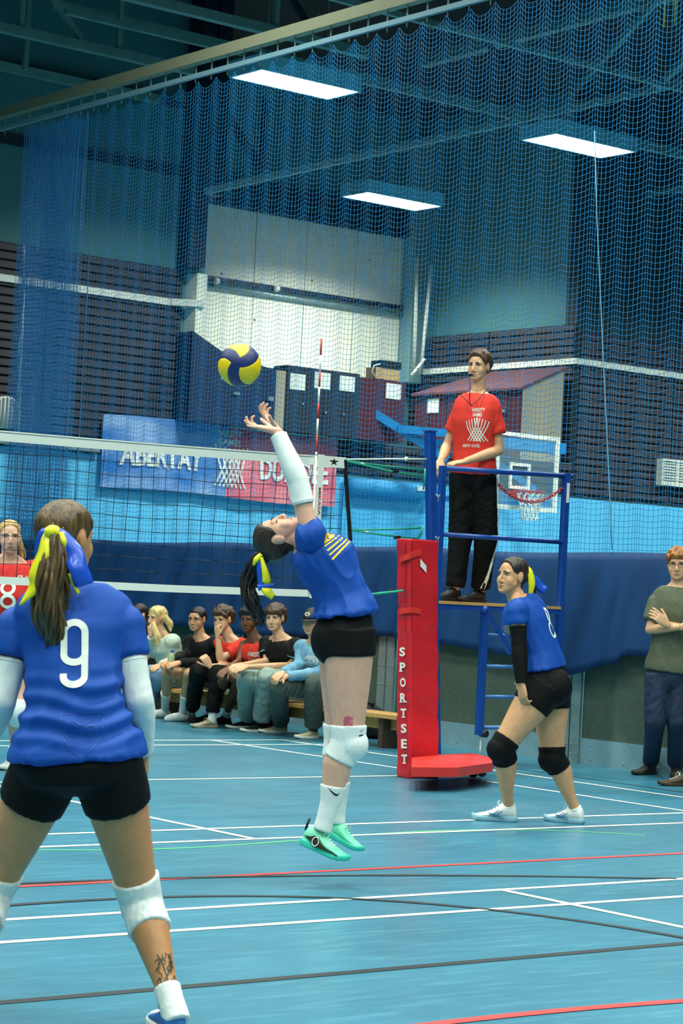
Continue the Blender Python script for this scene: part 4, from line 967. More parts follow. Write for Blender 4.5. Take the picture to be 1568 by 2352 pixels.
    # ---- whole naked figure as one mesh
    def body(s, skin, lip, voxel=.008, hv=.004, hand_v=.0035, hands=(), legs=True, arms=True, extra=None, legk=1.0, armk=1.0, calfb=.012):
        s.skin = skin; s.calfb = calfb; s.legk = legk; s.armk = armk; mb = MB(); s.torso(mb, -.2, 1.02); k = s.size
        z = lambda pr, q: [(t, r * k * q) for t, r in pr]
        for S_, E_, W_ in ((s.SL, s.EL, s.WL), (s.SR, s.ER, s.WR)):
            limb(mb, S_, E_, z(ARM_U, armk), t0=-.1); mb.ball(E_, .0355 * k * armk, 14, 10); limb(mb, E_, W_, z(ARM_F, armk), t1=1.0)
            mb.ball(S_, .05 * k * armk, 14, 10); limb(mb, s.spine[-4], S_, [(0, .05 * k), (1, .045 * k)]); limb(mb, s.neck + (s.hc - s.neck) * .28, S_ - (S_ - s.neck) * .25, [(0, .036 * k), (1, .040 * k)])
        if legs:
            for H_, K_, A_ in ((s.HL, s.KL, s.AL), (s.HR, s.KR, s.AR)):
                limb(mb, H_, K_, z(LEG_U, legk), t0=-.12, n=18, k=14); mb.ball(K_, .0555 * k * legk, 14, 10)
                limb(mb, K_, A_, leg_low(legk, k), n=16, k=14, bulge=s.bulge(H_, K_, A_)); mb.ball(A_ - np.array([0, 0, .0]), .036 * k, 12, 8)
        if extra: extra(mb)
        v, f = remesh(mb, voxel, 5)
        h_v, h_f = s.head_mesh(hv, s.jaw); s.hvf = (h_v, h_f); mi = [0] * len(f) + list(s.lips_mi(h_v, h_f)); n0 = len(v); v = np.concatenate([v, h_v]); f = f + [tuple(i + n0 for i in q) for q in h_f]
        for args in hands:
            hb = MB(); s.hand(hb, *args[0], **args[1]); s.alltips = getattr(s, 'alltips', []) + [(t_, nrm(args[0][2])) for t_ in s.tips]; a, b = remesh(hb, hand_v, 3); n0 = len(v); v = np.concatenate([v, a]); f = f + [tuple(i + n0 for i in q) for q in b]; mi += [0] * len(b)
        s.bv, s.bf = v, f; o = mesh_obj('body', v, f, [skin, lip], s.root, mi); s.body_o = o; return o
    def garment(s, name, mb, m, voxel=.009, it=4, amp=.004, freq=22, seed=1, axis=(0, 0, 1), stretch=2.0, post=None, **tags):
        v, f = remesh(mb, voxel, it); n = vnormals(v, f)
        if amp: v = v + n * folds(v, amp, freq, seed, axis, stretch)[:, None]
        mi = None
        if post is not None: v, mi = post(v, f, n)
        o = mesh_obj(name, v, f, m, s.root, mi, **tags); s.last = (v, f); return o
    def shirt(s, m, hem=-.02, top=.985, inflate=.014, sleeve=(.62, .012, .010), wide=1.0, flare=.008, amp=.005, seed=1, freq=20, voxel=.009, sides='LR', name='shirt', axis=(0, 0, 1), post=None, full=False, **tags):
        mb = MB(); s.torso(mb, hem, top, inflate, wide=wide, flare=flare); k = s.size
        for q in sides:
            S_, E_, W_ = (s.SL, s.EL, s.WL) if q == 'L' else (s.SR, s.ER, s.WR)
            mb.ball(S_, .057 * k + inflate * .8, 14, 10); limb(mb, s.spine[-4], S_, [(0, .058 * k), (1, .056 * k)], inflate * .7)
            if full:
                limb(mb, S_, E_, [(t, r * k * s.armk) for t, r in ARM_U], .016, t0=-.1); mb.ball(E_, .051 * k, 14, 10); limb(mb, E_, W_, [(0, .050 * k), (.4, .048 * k), (.85, .038 * k), (.95, .036 * k)], 0.004, t1=full)
            else: limb(mb, S_, E_, [(0, .052 * k * s.armk), (.3, .052 * k * s.armk), (1, .050 * k * s.armk)], sleeve[1], t0=-.1, t1=sleeve[0])
        return s.garment(name, mb, m, voxel, amp=amp, seed=seed, freq=freq, axis=axis, post=post, **tags)
    def shorts(s, m, t1=.42, top=.17, inflate=.010, leg=.006, amp=.0015, seed=3, name='shorts', legk=1.0, voxel=.008, extra=None, **tags):
        mb = MB(); s.torso(mb, -.2, top, inflate); extra and extra(mb); k = s.size * legk
        for H_, K_ in ((s.HL, s.KL), (s.HR, s.KR)): limb(mb, H_, K_, [(t, r * k) for t, r in LEG_U], leg, t0=-.12, t1=t1, n=18)
        return s.garment(name, mb, m, voxel, amp=amp, seed=seed, **tags)
    def trousers(s, m, top=.15, inflate=.012, end=.97, r=(.102, .080, .070, .066, .060), amp=.006, seed=5, freq=26, name='trousers', voxel=.01, **tags):
        mb = MB(); s.torso(mb, -.2, top, inflate); k = s.size
        for H_, K_, A_ in ((s.HL, s.KL, s.AL), (s.HR, s.KR, s.AR)):
            limb(mb, H_, K_, [(-.1, r[0] * k), (.4, (r[0] + r[1]) / 2 * k), (1, r[1] * k)], 0, t0=-.12, n=18); mb.ball(K_, r[1] * k, 14, 10); limb(mb, K_, A_, [(0, r[1] * k), (.3, r[2] * k), (.7, r[3] * k), (1, r[4] * k)], 0, t1=end, n=18)
        return s.garment(name, mb, m, voxel, amp=amp, seed=seed, freq=freq, stretch=1.2, **tags)
    def cuff(s, name, a, b, prof, m, inflate=.005, t0=0, t1=1, amp=.0012, voxel=.005, seed=4, bulge=None, parent=None, ball=None, freq=60, hip=None, **tags):
        """tube garment along a limb: sock, arm sleeve, knee pad"""
        lk = 1.0; prof = leg_low(s.legk) if prof is LEG_L else prof; bulge = s.bulge(hip, a, b) if hip is not None else bulge
        mb = MB(); limb(mb, a, b, [(t, r * s.size * lk) for t, r in prof], inflate, t0, t1, n=20, k=12, bulge=bulge)
        if ball is not None: mb.ball(ball[0], ball[1], 16, 12)
        return s.garment(name, mb, m, voxel, it=2, amp=amp, freq=freq, seed=seed, **tags)
def decal(target, pieces, o, right, up, m, parent, name, lift=.003, reach=.35):
    """lays flat shapes on a surface: every vertex is dropped along the facing normal"""
    v, f = target; bvh = BVHTree.FromPolygons([tuple(p) for p in v], f); o = np.asarray(o, float); right, up = nrm(right), nrm(up); n = np.cross(right, up); mb = MB()
    for pv, pf in pieces:
        out = []; ok = []
        for x, y in pv:
            st = o + right * x + up * y + n * reach; h = bvh.ray_cast(V(st), V(-n), reach * 2); ok.append(h[0] is not None)
            out.append(np.array(h[0]) + n * lift + np.array(h[1]) * 0.0 if h[0] is not None else o + right * x + up * y)
        mb.add(out, [q for q in pf if all(ok[i] for i in q)])
    return mb.build(name, m, parent)
def stroke(pts, w, closed=False, n=6):
    """polyline as a strip of small quads in 2-D"""
    P = [np.asarray(p, float) for p in pts]; Q = []
    for i in range(len(P) if closed else len(P) - 1):
        a, b = P[i], P[(i + 1) % len(P)]; Q += [a + (b - a) * t / n for t in range(n)]
    if not closed: Q.append(P[-1])
    N = len(Q); v = []
    for i in range(N):
        t = (Q[(i + 1) % N] - Q[i - 1]) if closed else Q[min(i + 1, N - 1)] - Q[max(i - 1, 0)]; t = t / (np.linalg.norm(t) + 1e-12); a = np.array([-t[1], t[0]]) * w / 2; v += [Q[i] + a, Q[i] - a]
    return v, [(2 * i, 2 * i + 1, (2 * i + 3) % (2 * N), (2 * i + 2) % (2 * N)) for i in range(N if closed else N - 1)]
def arc(cx, cy, rx, ry, a0, a1, n=14): return [(cx + rx * math.cos(math.radians(a0 + (a1 - a0) * i / n)), cy + ry * math.sin(math.radians(a0 + (a1 - a0) * i / n))) for i in range(n + 1)]
def word(body, W, Hh, cx=0, cy=0, bold=.02):
    v, f = text_mesh(body, 1, bold); lo, hi = v.min(0), v.max(0); e = hi - lo; m = (lo + hi) / 2
    return [(cx + (p[0] - m[0]) / e[0] * W, cy + (p[1] - m[1]) / e[1] * Hh) for p in v], f

# skin, cloth and hair colours
def skin(name, c, c2=None): return mat(name, c, rough=.5, var=.05, scale=30, bump=.05, bscale=400, sss=.15, col2=c2)
SK_tan, SK_pale, SK_light, SK_dark, SK_fair = skin('skin_tan', '#c08a5a'), skin('skin_pale', '#d8a78e'), skin('skin_light', '#cf9c72'), skin('skin_dark', '#6e4529'), skin('skin_fair', '#d9aa82')
LIP = mat('lip', '#b0685c', rough=.4); LIPM = mat('lip_pale', '#b3806a', rough=.45); LIPD = mat('lip_dark', '#5e322a', rough=.4)
def hairm(n, c, c2): return mat(n, c, rough=.45, col2=c2, scale=55, stretch=(1, 1, .12), bump=.6, bscale=90)
HR_brown, HR_dark, HR_black, HR_blonde, HR_red, HR_mid = hairm('hair_brown', '#2f2312', '#6a5228'), hairm('hair_dark', '#1c140d', '#33261a'), hairm('hair_black', '#0c0a09', '#1b1714'), hairm('hair_blonde', '#c7a860', '#e6d596'), hairm('hair_auburn', '#7a4418', '#b87a36'), hairm('hair_mid', '#3a2a18', '#5d452a')
IR_d, IR_b = mat('iris_dark', '#20140c', rough=.2), mat('iris_blue', '#33505c', rough=.2)
CL = lambda n, c, **k: mat(n, c, rough=k.pop('rough', .75), var=k.pop('var', .04), scale=k.pop('scale', 8), bump=k.pop('bump', .12), bscale=k.pop('bscale', 300), **k)
C_royal, C_blk, C_white, C_redt = CL('jersey_blue', '#0748a2', rough=.65, spec=.3), CL('black_cloth', '#030405', spec=.22), CL('white_knit', '#dfe8e4'), CL('red_tee', '#e3311f')
C_yel, C_blu = mat('ribbon_yellow', '#e2dd1e', rough=.35), mat('ribbon_blue', '#1c4fc4', rough=.3)
SH_white, SH_sole, SH_black, SH_blue = CL('shoe_white', '#e6ebe6', rough=.5), mat('sole_white', '#e9eee8', rough=.5), CL('shoe_black', '#15161a', rough=.5), CL('shoe_blue', '#1d68b0', rough=.5)
def ribbon(parent, pts, widths, facing, m, name='ribbon'):
    """broad satin ribbon through pts"""
    P = catmull(pts, 6); W = np.interp(np.linspace(0, 1, len(P)), np.linspace(0, 1, len(widths)), widths); fs = catmull([np.asarray(q, float) for q in (facing if np.ndim(facing) > 1 else [facing] * len(pts))], 6); v = []
    for i in range(len(P)):
        t = nrm(P[min(i + 1, len(P) - 1)] - P[max(i - 1, 0)]); a = nrm(np.cross(t, fs[i]))
        for q in (-.5, -.17, .17, .5): v.append(P[i] + a * W[i] * q + nrm(fs[i]) * (.006 * (1 - 4 * q * q)))
    f = [(4 * i + k, 4 * i + k + 1, 4 * i + k + 5, 4 * i + k + 4) for i in range(len(P) - 1) for k in range(3)]
    o = mesh_obj(name, np.array(v), f, m, parent); so = o.modifiers.new('thick', 'SOLIDIFY'); so.thickness = .0025; return o
def locks(parent, path, radii, m, n=26, seed=1, name='ponytail', spread=1.0, curl=.012):
    """ponytail: a bundle of tapering strands along a path, fused into one mass with a core"""
    rng = np.random.RandomState(seed); P = catmull(path, 8); R = np.interp(np.linspace(0, 1, len(P)), np.linspace(0, 1, len(radii)), radii); mb = MB(); mb.tube(P, [r * .8 for r in R], 12)
    for i in range(n):
        a = 2 * math.pi * i / n + rng.rand() * .4; q = []; ph = rng.rand() * 6; cut = rng.randint(int(len(P) * .78), len(P) + 1)
        for j in range(cut):
            t = nrm(P[min(j + 1, len(P) - 1)] - P[max(j - 1, 0)]); u = nrm(np.cross(t, _f)); w = np.cross(t, u); rr = R[j] * (.75 + .25 * rng.rand() * 0 + .25 * math.sin(ph + j * .25)) * spread
            q.append(P[j] + u * (rr * math.cos(a) + curl * math.sin(ph + j * .3) * j / len(P)) + w * rr * math.sin(a))
        mb.tube(q, [max(.0022, .0085 * (R[min(j, len(R) - 1)] / max(radii)) * (1 - .75 * (j / len(q)) ** 3)) for j in range(len(q))], 6)
    return mb.build(name, m, parent)
# ------------------------------------------------------------------ the people
def sv(rx, uy, fz): return _r * rx + _u * uy + _f * fz
def arm_sleeve(g, S_, E_, W_, m, t0, t1=.97, inflate=.006, ak=1.0, name='arm_sleeve', band=True, seed=2, **tags):
    mb = MB(); k = g.size * ak; limb(mb, S_, E_, [(t, r * k) for t, r in ARM_U], inflate, t0, 1.0, n=18); mb.ball(E_, .0355 * k + inflate, 16, 12); limb(mb, E_, W_, [(t, r * k) for t, r in ARM_F], inflate, 0, t1, n=18)
    o = g.garment(name, mb, m, .005, it=2, amp=.0012, freq=50, seed=seed, **tags)
    if band:
        b = MB(); c = S_ + (E_ - S_) * (t0 + .05); d = nrm(E_ - S_); r = np.interp(t0 + .05, *zip(*ARM_U)) * k + inflate + .0005; u = nrm(np.cross(d, (0, 0, 1) if abs(d[2]) < .9 else (1, 0, 0))); w = np.cross(d, u)
        b.tube([c + r * (math.cos(a) * u + math.sin(a) * w) for a in np.linspace(0, 2 * math.pi, 24, endpoint=False)], .0016, 5, closed=True); b.build('hem_seam', m, o)
    return o
def knee_pad(g, H_, K_, A_, m, r=.064, up=.15, dn=.24, inflate=.0075, name='knee_pad', seed=3, **tags):
    mb = MB(); k = g.size * g.legk
    limb(mb, H_, K_, [(t, q * k) for t, q in LEG_U], inflate, 1 - up, 1.0, n=20); mb.ball(K_, .0555 * k + inflate, 18, 12); limb(mb, K_, A_, leg_low(g.legk, g.size), inflate, 0, dn, n=20, bulge=g.bulge(H_, K_, A_))
    fr = nrm(nrm(K_ - H_) + nrm(K_ - A_)); mb.ball(K_ + fr * .012 * k + (A_ - K_) * .04, r * k, 16, 12)
    return g.garment(name, mb, m, .006, it=2, amp=.003, freq=70, seed=seed, **tags)
def collar(g, m, r=.062, rise=.0, tube=.008, tilt=.35, parent=None):
    t = nrm(g.spine[-1] - g.spine[-5]); c = g.spine[-1] - t * (.022 - rise); fw = nrm(np.cross(g.latc, t)); k = g.size
    pts = [c + g.latc * r * 1.12 * k * math.cos(a) + fw * (r * k * math.sin(a) + .004) - t * (.03 * math.sin(a) * k * tilt * 1.6 if math.sin(a) > 0 else .012 * math.sin(a)) for a in np.linspace(0, 2 * math.pi, 28, endpoint=False)]
    return MB().tube(pts, tube, 6, closed=True).build('collar', m, parent or g.root)

# ---- server back in the foreground, number nine
def player_nine():
    g = Fig(6.62, 'f', .955, 1.13); P = g.P
    g.setup(P(178, 1745), P(168, 1352, .12), 178, mid=[P(173, 1615, .01), P(169, 1470, .09)], shoulders=(P(46, 1440, .11), P(284, 1440, .11)), hips=(P(106, 1768), P(250, 1768)))
    g.neckb = g.neck; g.head(P(153, 1236, .14), sv(.55, -.05, .83), sv(.02, 1, .06)); g.hs = .98
    g.EL, g.ER, g.WL, g.WR = P(4, 1608, .06), P(319, 1606, .06), P(-38, 1715, .2), P(328, 1738, .20)
    g.KL, g.KR = P(-22, 2052, .14), P(324, 2072, .14)
    d = g.dirv(172); hR = at(402, 2392, z=0); hL = at(-105, 2392, z=0); g.AR = hR + d * .055 + np.array([0, 0, .085]); g.AL = hL + d * .055 + np.array([0, 0, .085])
    g.T[(g.T[:, 0] > .2) & (g.T[:, 0] < .6), 1] *= .90
    g.base('person seen from behind in blue jersey number 9 with long ponytail and ribbons', np.array([hR[0] - .3, hR[1] + .1, 0]))
    hd = [((g.WR, nrm(g.WR - g.ER), sv(-1, 0, .2), -1), dict(curl=(35, 40, 45, 50))), ((g.WL, nrm(g.WL - g.EL), sv(1, 0, .2), 1), dict(curl=(35, 40, 45, 50)))]
    g.body(SK_tan, LIP, .007, hands=hd, legk=1.12, calfb=.018); g.face(HR_brown, IR_d)
    g.hair(*g.hvf, HR_brown, thick=.013, front=.06, side=-.01, nape=-.085, rough=.004, seed=3, freq=60, straight=True)
    T = P(126, 1222, .03)
    locks(g.root, [P(128, 1216, .06), P(124, 1232, .0), P(122, 1275, -.03), P(120, 1340, -.045), P(117, 1400, -.04), P(124, 1455, -.03), P(128, 1520, -.02)], [.024, .030, .040, .050, .056, .044, .012], HR_brown, n=34, seed=4)
    MB().ball(T + sv(0, .0, -.05), (.03, .02, .022)).build('ribbon_knot', C_yel, g.root)
    fc = sv(0, .1, -1); fl = sv(-.5, .1, -.8); fr = sv(.5, .1, -.8)
    ribbon(g.root, [P(128, 1222, -.02), P(106, 1236, -.03), P(98, 1275, -.05), P(86, 1320, -.06), P(78, 1350, -.06), P(46, 1390, -.06)], [.03, .036, .050, .052, .046, .008], [fc, fl, fl, fc, fl, fl], C_yel)
    ribbon(g.root, [P(124, 1220, -.01), P(98, 1225, -.0), P(90, 1250, .01), P(84, 1275, .02)], [.02, .03, .03, .02], fl, C_blu)
    ribbon(g.root, [P(130, 1222, -.02), P(150, 1238, -.03), P(168, 1270, -.04), P(180, 1305, -.06), P(194, 1345, -.05)], [.03, .045, .06, .062, .058], [fc, fr, fc, fr, fc], C_blu)
    ribbon(g.root, [P(140, 1222, -.03), P(147, 1245, -.045), P(148, 1270, -.03)], [.018, .02, .006], fr, C_yel); ribbon(g.root, [P(157, 1318, -.05), P(168, 1340, -.05), P(180, 1364, -.045)], [.008, .014, .012], fc, C_yel)
    def creases(v, f, n):    # cloth bunched in rolls above the waist
        z = (v - g.pel) @ sv(-.04, 1, 0); x = (v - g.pel) @ _r; k = np.clip((z - .03) / .05, 0, 1) * np.clip((.30 - z) / .10, 0, 1)
        w = np.sin(z * 105 + 2.2 * np.sin(x * 9 + 1) + 1.3 * np.sin(x * 23)) + .6 * np.sin(z * 61 - x * 14 + 1.7 * np.sin(x * 11))
        return v + n * (k * (.004 + .0065 * np.clip(w, -1.2, 1.6)))[:, None], None
    sh = g.shirt(C_royal, hem=.015, post=creases, top=.985, inflate=.014, sleeve=(.42, .012), flare=.010, amp=.018, seed=11, freq=16, voxel=.008, axis=sv(1, .1, 0)); st_ = g.last
    collar(g, C_yel, .060, .0, .010, parent=sh)
    o = P(172, 1500, -.05); rt = sv(1, .02, 0)
    nine = [stroke(arc(0, .062, .031, .030, 0, 180) + arc(0, -.002, .031, .024, 180, 360), .020, True, 3), stroke([(.031, .06), (.031, -.065)] + arc(0, -.066, .031, .024, 0, -180)[1:] + [(-.031, -.058)], .020, False, 3)]
    decal(st_, nine, o, rt, sv(-.03, 1, 0), M_white, sh, 'number')
    cr = [stroke([(-.06, .05), (.06, .05), (.058, -.01), (.035, -.05), (0, -.075), (-.035, -.05), (-.058, -.01)], .003, True, 4)] + [stroke(arc(x, .0, .016, .016, 0, 340), .003) for x in (-.025, .025)] + [stroke([(-.03, .035), (0, .015), (.03, .035)], .003)]
    decal(st_, cr, P(196, 1672, -.05), rt, sv(0, 1, 0), mat('crest_blue', '#124aa4'), sh, 'faint_crest', lift=.002)
    g.shorts(C_blk, t1=.27, top=.12, inflate=.010, leg=.010, legk=1.12)
    arm_sleeve(g, g.SR, g.ER, g.WR, C_white, .44, .9, .009, 1.05); arm_sleeve(g, g.SL, g.EL, g.WL, C_white, .44, .9, .009, 1.05)
    knee_pad(g, g.HR, g.KR, g.AR, C_white, up=.19, dn=.30); knee_pad(g, g.HL, g.KL, g.AL, C_white, up=.19, dn=.30)
    for K_, A_, h in ((g.KR, g.AR, hR), (g.KL, g.AL, hL)):
        g.cuff('sock', K_, A_, LEG_L, C_white, .006, .80, 1.12, freq=90, amp=.002)
        g.shoe(g.root, h, h + d * .27, (0, 0, 1), SH_blue, SH_sole, SH_white, fat=1.12)
    tat = [stroke([(.0, -.055), (.008, -.01), (-.004, .03), (-.018, .055)], .004), stroke([(.008, -.01), (.022, .02), (.014, .05)], .004)]
    rng = random.Random(5)
    for i in range(30):
        a = rng.uniform(-.055, .05); c = (rng.uniform(-.026, .028), a); tat.append(stroke(arc(c[0], c[1], .006, .008, rng.uniform(0, 360), rng.uniform(380, 560), 5), .0028, False, 1))
    decal((g.bv, g.bf), tat, P(377, 2236, -.05), sv(1, .1, 0), sv(-.1, 1, 0), mat('tattoo', '#3b3a2c', rough=.6), g.body_o, 'tattoo', lift=.0012)['kind'] = 'stuff'
player_nine()

# ---- setter arching back under the ball
def setter():
    g = Fig(10.1, 'f', 1.0, 1.06); P = g.P
    g.setup(P(795, 1452), P(696, 1250), -90, -78, mid=[P(786, 1380), P(752, 1305)], shoulders=(P(708, 1220, .15), P(712, 1230, -.15)), hips=(P(788, 1470, .085), P(800, 1470, -.085)))
    g.neckb = g.neck + (P(682, 1243) - g.neck) * .3; g.hs = .95; g.head(P(638, 1232), sv(-.10, 1, -.10), sv(-1, -.1, 0)); g.nr = .95
    g.ER, g.WR, g.EL, g.WL = P(686, 1104, -.13), P(633, 990, -.08), P(680, 1100, .16), P(638, 990, .12)
    g.KR, g.KL, g.AR, g.AL = P(800, 1700, -.10), P(782, 1697, .10), P(743, 1895, -.10), P(772, 1880, .09)
    g.base('person jumping with arched back and white arm sleeves, face turned up to the ball', at(745, 2005, z=0))
    hd = [((g.WR, sv(-1, .22, -.1), sv(.15, 1, -.1), -1), dict(curls=((25, 50, 60), (10, 25, 35), (5, 12, 18), (-5, 5, 8)), spread=13, thumb=(55, 15))),
          ((g.WL, sv(-.62, .75, .1), sv(.7, .6, -.2), 1), dict(curls=((10, 20, 30), (15, 25, 35), (20, 30, 40), (25, 40, 50)), spread=14, thumb=(60, 10)))]
    def ex(mb):   # fuller thigh and seat
        mb.ball(P(775, 1470, -.06), .115, 16, 12); mb.ball(P(775, 1470, .06), .115, 16, 12)
    g.body(SK_pale, LIP, .0065, .0035, .003, hands=hd, legk=1.26, extra=ex, calfb=.02); g.face(HR_dark, IR_d, closed=True)
    g.hair(*g.hvf, HR_dark, thick=.010, front=.066, side=.0, nape=-.075, rough=.002, seed=8, freq=60, straight=True)
    for (tp, pv, dr), N_ in g.alltips: MB().ball((tp + pv) / 2 - N_ * .0055, (.0048, .0048, .0035), 8, 6).build('nail', mat('nail_dark', '#2a1e3a', rough=.25), g.root)
    locks(g.root, [P(612, 1275, .0), P(594, 1285, .0), P(578, 1315, .02), P(568, 1348, .02), P(578, 1385, .0), P(594, 1410, .0), P(600, 1440, .0)], [.030, .036, .036, .034, .034, .028, .008], HR_black, n=26, seed=6, curl=.01)
    fc = sv(0, 0, -1)
    ribbon(g.root, [P(600, 1272, -.06), P(588, 1285, -.07), P(582, 1298, -.06)], [.02, .028, .012], sv(-.4, 0, -1), C_yel)
    ribbon(g.root, [P(597, 1275, -.06), P(596, 1305, -.07), P(600, 1335, -.07), P(598, 1356, -.06)], [.014, .03, .034, .02], sv(-.2, 0, -1), C_blu)
    ribbon(g.root, [P(600, 1280, -.065), P(608, 1310, -.08), P(612, 1335, -.075), P(606, 1346, -.06)], [.016, .03, .044, .03], sv(.3, 0, -1), C_yel)
    ribbon(g.root, [P(592, 1350, -.07), P(612, 1346, -.075), P(630, 1342, -.07)], [.03, .022, .006], fc, C_blu); ribbon(g.root, [P(602, 1352, -.075), P(614, 1360, -.08), P(628, 1372, -.07)], [.02, .044, .03], sv(0, .3, -1), C_yel)
    sh = g.shirt(C_royal, hem=.20, top=.98, inflate=.015, sleeve=(.15, .006), flare=.028, amp=.015, seed=21, freq=15, voxel=.0075, axis=sv(.45, -.9, 0), wide=1.0); st_ = g.last
    k = 1 / (F_PX / 10.1); cx_, cy_ = 778, 1250; q = lambda L: [((x - cx_) * k, (cy_ - y) * k) for x, y in L]
    def quad(L): # subdivided fan of a four-point shape
        a, b, c, d = map(np.array, q(L)); n = 6; v = [tuple((a * (1 - i / n) + b * i / n) * (1 - j / n) + (d * (1 - i / n) + c * i / n) * j / n) for i in range(n + 1) for j in range(n + 1)]
        return v, [(i * (n + 1) + j, i * (n + 1) + j + 1, (i + 1) * (n + 1) + j + 1, (i + 1) * (n + 1) + j) for i in range(n) for j in range(n)]
    o = P(cx_, cy_, -.1)
    ye = [quad([(752, 1210), (784, 1216), (764, 1236), (744, 1250)])] + [stroke(q(L), w) for L, w in (([(806, 1241), (790, 1256), (763, 1284)], .009), ([(800, 1236), (782, 1252), (757, 1274)], .007), ([(793, 1230), (774, 1246), (752, 1264)], .008), ([(786, 1224), (766, 1240), (746, 1254)], .006), ([(777, 1217), (806, 1241)], .003))]
    decal(st_, ye, o, _r, _u, mat('print_yellow', '#e8c21a'), sh, 'chest_print')
    g.shorts(C_blk, t1=.16, top=.26, inflate=.010, leg=.010, legk=1.26, extra=lambda mb: [mb.ball(P(775, 1470, q), .126, 16, 12) for q in (-.06, .06)])
    arm_sleeve(g, g.SR, g.ER, g.WR, C_white, .58, .93, .008, 1.1); arm_sleeve(g, g.SL, g.EL, g.WL, C_white, .58, .93, .008, 1.1)
    kp = knee_pad(g, g.HR, g.KR, g.AR, C_white); kt = g.last; knee_pad(g, g.HL, g.KL, g.AL, C_white)
    decal(kt, [stroke([(-.012, .02), (0, .012), (.014, .022)], .006), stroke([(-.018, -.002), (.0, .0), (.016, .006)], .006)], P(826, 1690, -.2), sv(.85, .1, -.4), _u, C_blk, kp, 'pad_mark')
    pk = mat('pink_tape', '#c93a68', rough=.6)
    tp = [stroke(arc(0, .0, r, r * 1.2, 20, 330), .003) for r in (.006, .012, .019)] + [stroke([(-.018 + .009 * i, -.03), (-.016 + .009 * i, .02)], .003) for i in range(5)]
    decal((g.bv, g.bf), tp, P(799, 1658, -.2), _r, _u, pk, g.body_o, 'kinesiology_tape', lift=.0015); decal((g.bv, g.bf), [stroke([(-.035, .008), (0, -.002), (.035, -.012)], .022)], P(764, 1722, -.2), _r, _u, pk, g.body_o, 'kinesiology_tape', lift=.0015)
    mint, mint2, dk = CL('shoe_mint', '#5fe6b4', rough=.45, col2='#9cf2cc', scale=14), mat('sole_mint', '#38c8b0', rough=.4), mat('shoe_emblem', '#2c2c18', rough=.4)
    for K_, A_, h, t, dd, near in ((g.KR, g.AR, (691, 1938), (795, 1984), (-.05, -.15), 1), (g.KL, g.AL, (746, 1915), (829, 1960), (.10, .03), 0)):
        so = g.cuff('sock', K_, A_, LEG_L, C_white, .007, .54, 1.06, freq=80, amp=.0012, hip=g.HR if near else g.HL)
        sk_ = g.last; c = K_ + (A_ - K_) * .60
        decal(sk_, [([(-.032, .014), (-.014, .001), (.006, -.010), (.020, -.012), (.030, .006), (.018, -.003), (.006, -.001), (-.012, .006)], [(0, 1, 7), (1, 2, 6, 7), (2, 3, 5, 6), (3, 4, 5)])], c - _f * .1, sv(.95, -.3, 0), sv(.3, .95, 0), M_black, so, 'sock_mark')
        s_ = g.shoe(g.root, P(*h, dd[0]), P(*t, dd[1]), sv(.42, .9, -.05), mint, mint2, M_white, hi=.012, fat=1.28)
        if near:
            pt = g.shoe_pt; e = MB(); sgn = 1 if (pt(.1, .05, .03) - pt(.1, -.05, .03)) @ _f < 0 else -1
            e.add([pt(*a) for a in ((.02, sgn * .040, .046), (.06, sgn * .046, .052), (.085, sgn * .046, .064), (.115, sgn * .047, .062), (.135, sgn * .049, .046), (.18, sgn * .054, .032), (.25, sgn * .050, .026), (.25, sgn * .051, .021), (.16, sgn * .054, .023), (.10, sgn * .048, .020), (.07, sgn * .046, .034))], [tuple(range(11))]); e.build('emblem_panel', dk, s_)
            MB().tube([pt(.102 + .019 * math.cos(a), sgn * .051, .042 + .019 * math.sin(a)) for a in np.linspace(0, 2 * math.pi, 20, endpoint=False)], .0025, 5, closed=True).build('emblem_ring', M_white, s_)
            MB().tube([pt(.0, 0, .06), pt(-.004, 0, .085), pt(-.002, 0, .115)], .006, 6).build('heel_tab', M_black, s_)
setter()

